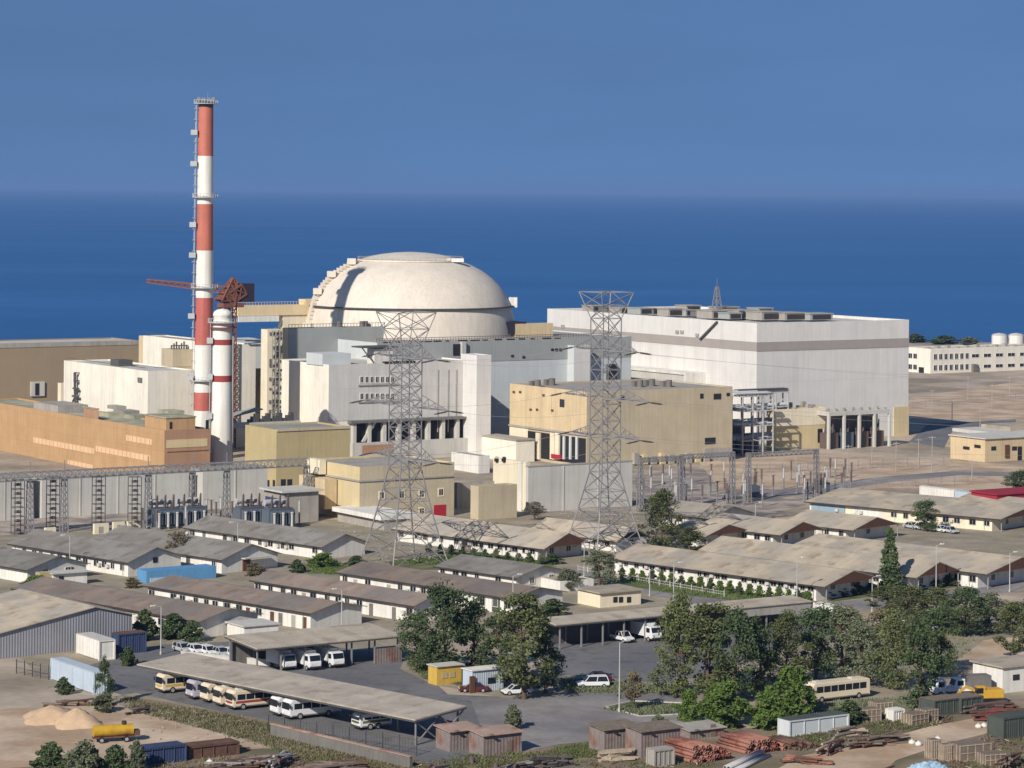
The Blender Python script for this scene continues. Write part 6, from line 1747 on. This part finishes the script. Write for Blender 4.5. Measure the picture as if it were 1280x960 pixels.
# tarp-covered heap
r = thing('covered_heap', 'heap covered with a crumpled light blue tarpaulin at the bottom right', 'tarpaulin', G(1160, 972), TH)
q = random.Random(8); n_ = 16; vs, fs = [], []
for i in range(n_ + 1):
    for j in range(n_ + 1):
        x, y = (i / n_ - .5) * 7, (j / n_ - .5) * 4.5
        e = max(abs(i / n_ - .5), abs(j / n_ - .5)) * 2
        vs.append((x + q.uniform(-.1, .1), y + q.uniform(-.1, .1), max(.03, 2.0 * (1 - e ** 2.5) + q.uniform(-.2, .2))))
for i in range(n_):
    for j in range(n_): k = i * (n_ + 1) + j; fs.append((k, k + n_ + 1, k + n_ + 2, k + 1))
MB().add(vs, fs).build('tarpaulin', M['tarp'], r)
MB().box(-3, 3, -1.8, 1.8, 0, .9).build('load', M['wood'], r)
for px, py, rad_, h_, lab in ((97, 905, 3.6, 2.2, 'taller of two sand heaps on the sand lot'), (66, 898, 4.5, 1.8, 'flatter sand heap cut by the left corner')):
    q = random.Random(px); prof = 20; vs, fs = [], []; P = G(px, py)
    for i in range(9):
        for j in range(prof):
            rr_ = rad_ * i / 8 * (1 + .12 * math.sin(j * 1.3 + px)); a = 6.2832 * j / prof
            vs.append((rr_ * math.cos(a), rr_ * math.sin(a) * 1.3, h_ * (1 - (i / 8) ** 1.25) + (q.uniform(-.16, .16) if 0 < i < 8 else 0) - (.05 if i == 8 else 0)))
    for i in range(8):
        for j in range(prof): fs.append((i * prof + j, i * prof + (j + 1) % prof, (i + 1) * prof + (j + 1) % prof, (i + 1) * prof + j))
    tag(MB().add(vs, fs, True).build('sand_heap', M['sandheap'], None, P), lab, 'sand heap')
# white figures of scattered sacks and drums
sk = thing('white_sack', 'white sack lying at the edge of the sand track', 'sack', G(1140, 930), 0, 'white sacks by the sand track')
MB().lathe([(.02, 0), (.42, .03), (.5, .2), (.45, .4), (.25, .55), (.02, .6)], 10).build('sack', M['white'], sk); MB().cyl((0, 0, .58), (0, 0, .7), .1, .16, 8).build('knot', M['white'], sk)
for px, py in ((1148, 932), (1101, 927), (1107, 927), (1172, 926), (1223, 910), (1230, 909), (1240, 907), (1258, 905), (262, 955), (330, 968), (395, 972), (655, 975)):
    dup(sk, G(px, py), rr.uniform(0, 6), 'white sack lying at the edge of the sand track' if px > 1000 else 'pale sack among the scrap at the bottom', 'white sacks by the sand track' if px > 1000 else 'pale sacks among the scrap')
dr = thing('steel_drum', 'rusty drum standing among the scrap', 'drum', G(690, 972), 0, 'drums among the scrap')
MB().cyl((0, 0, 0), (0, 0, .9), .3, n=14).build('drum', M['scrap'], dr); b = MB()
for z in (.3, .6, .88): b.lathe([(.3, z - .02), (.325, z), (.3, z + .02)], 14)
b.build('hoop', M['rust'], dr)
for px, py in ((676, 968), (682, 980), (620, 962), (1075, 925), (1070, 932), (860, 975), (575, 970), (590, 955)):
    dup(dr, G(px, py), 0, 'rusty drum standing among the scrap', 'drums among the scrap')

# loose rubble and scrap litter: uncountable
def litter(name, polys, n_, mk, seed, smax=.5):
    r = random.Random(seed); b = MB()
    for poly in polys:
        (x0, y0), (x1, y1), (x2, y2), (x3, y3) = poly
        for _ in range(n_):
            s_, t = r.random(), r.random()
            xa, ya = x0 + (x1 - x0) * s_, y0 + (y1 - y0) * s_; xb, yb = x3 + (x2 - x3) * s_, y3 + (y2 - y3) * s_
            P = G(xa + (xb - xa) * t, ya + (yb - ya) * t); a = r.uniform(0, 3.14); ln = smax * r.uniform(.3, 2.2); w = smax * r.uniform(.1, .5)
            d = Vector((math.cos(a) * ln, math.sin(a) * ln, r.uniform(-.1, .25)))
            b.beam(P + Vector((0, 0, .12)), P + d + Vector((0, 0, .14)), w, .08 + .35 * r.random() * w)
    tag(b.build(name, M[mk]), kind='stuff')
J1 = [(60, 968), (560, 950), (560, 1000), (60, 1010)]; J2 = [(570, 950), (880, 930), (900, 1000), (570, 1000)]; J3 = [(985, 915), (1180, 885), (1190, 903), (1000, 940)]; J4 = [(1190, 935), (1300, 900), (1300, 990), (1150, 985)]
litter('rusty_litter', [J1, J2, J3, J4], 240, 'rust', 1)
litter('grey_litter', [J1, J2, J3, J4], 260, 'scrap', 2)
litter('pale_litter', [J1, J2, J3, J4, [(180, 880), (330, 905), (420, 930), (180, 930)]], 45, 'plank', 3, .35)
litter('gravel_stones', [[(410, 655), (640, 650), (690, 700), (480, 705)], [(700, 640), (800, 640), (800, 680), (700, 690)]], 320, 'conc', 4, .4)
weeds('junkyard_weeds', [J1, J2, J3, J4], 330, .34, 'leaf_a', 7)

# ================================================================== AIR
hz = bpy.data.materials.new('haze'); hz.use_nodes = True
n, l = hz.node_tree.nodes, hz.node_tree.links
n.remove(n['Principled BSDF'])
pv = n.new('ShaderNodeVolumePrincipled')
pv.inputs['Color'].default_value = (0.26, 0.45, 0.84, 1)
pv.inputs['Density'].default_value = 0.00005
pv.inputs['Anisotropy'].default_value = 0.0
l.new(pv.outputs[0], n['Material Output'].inputs['Volume'])
tag(MB().box(-70000, 70000, -600, 120000, -6, 116).build('haze', hz), kind='stuff')
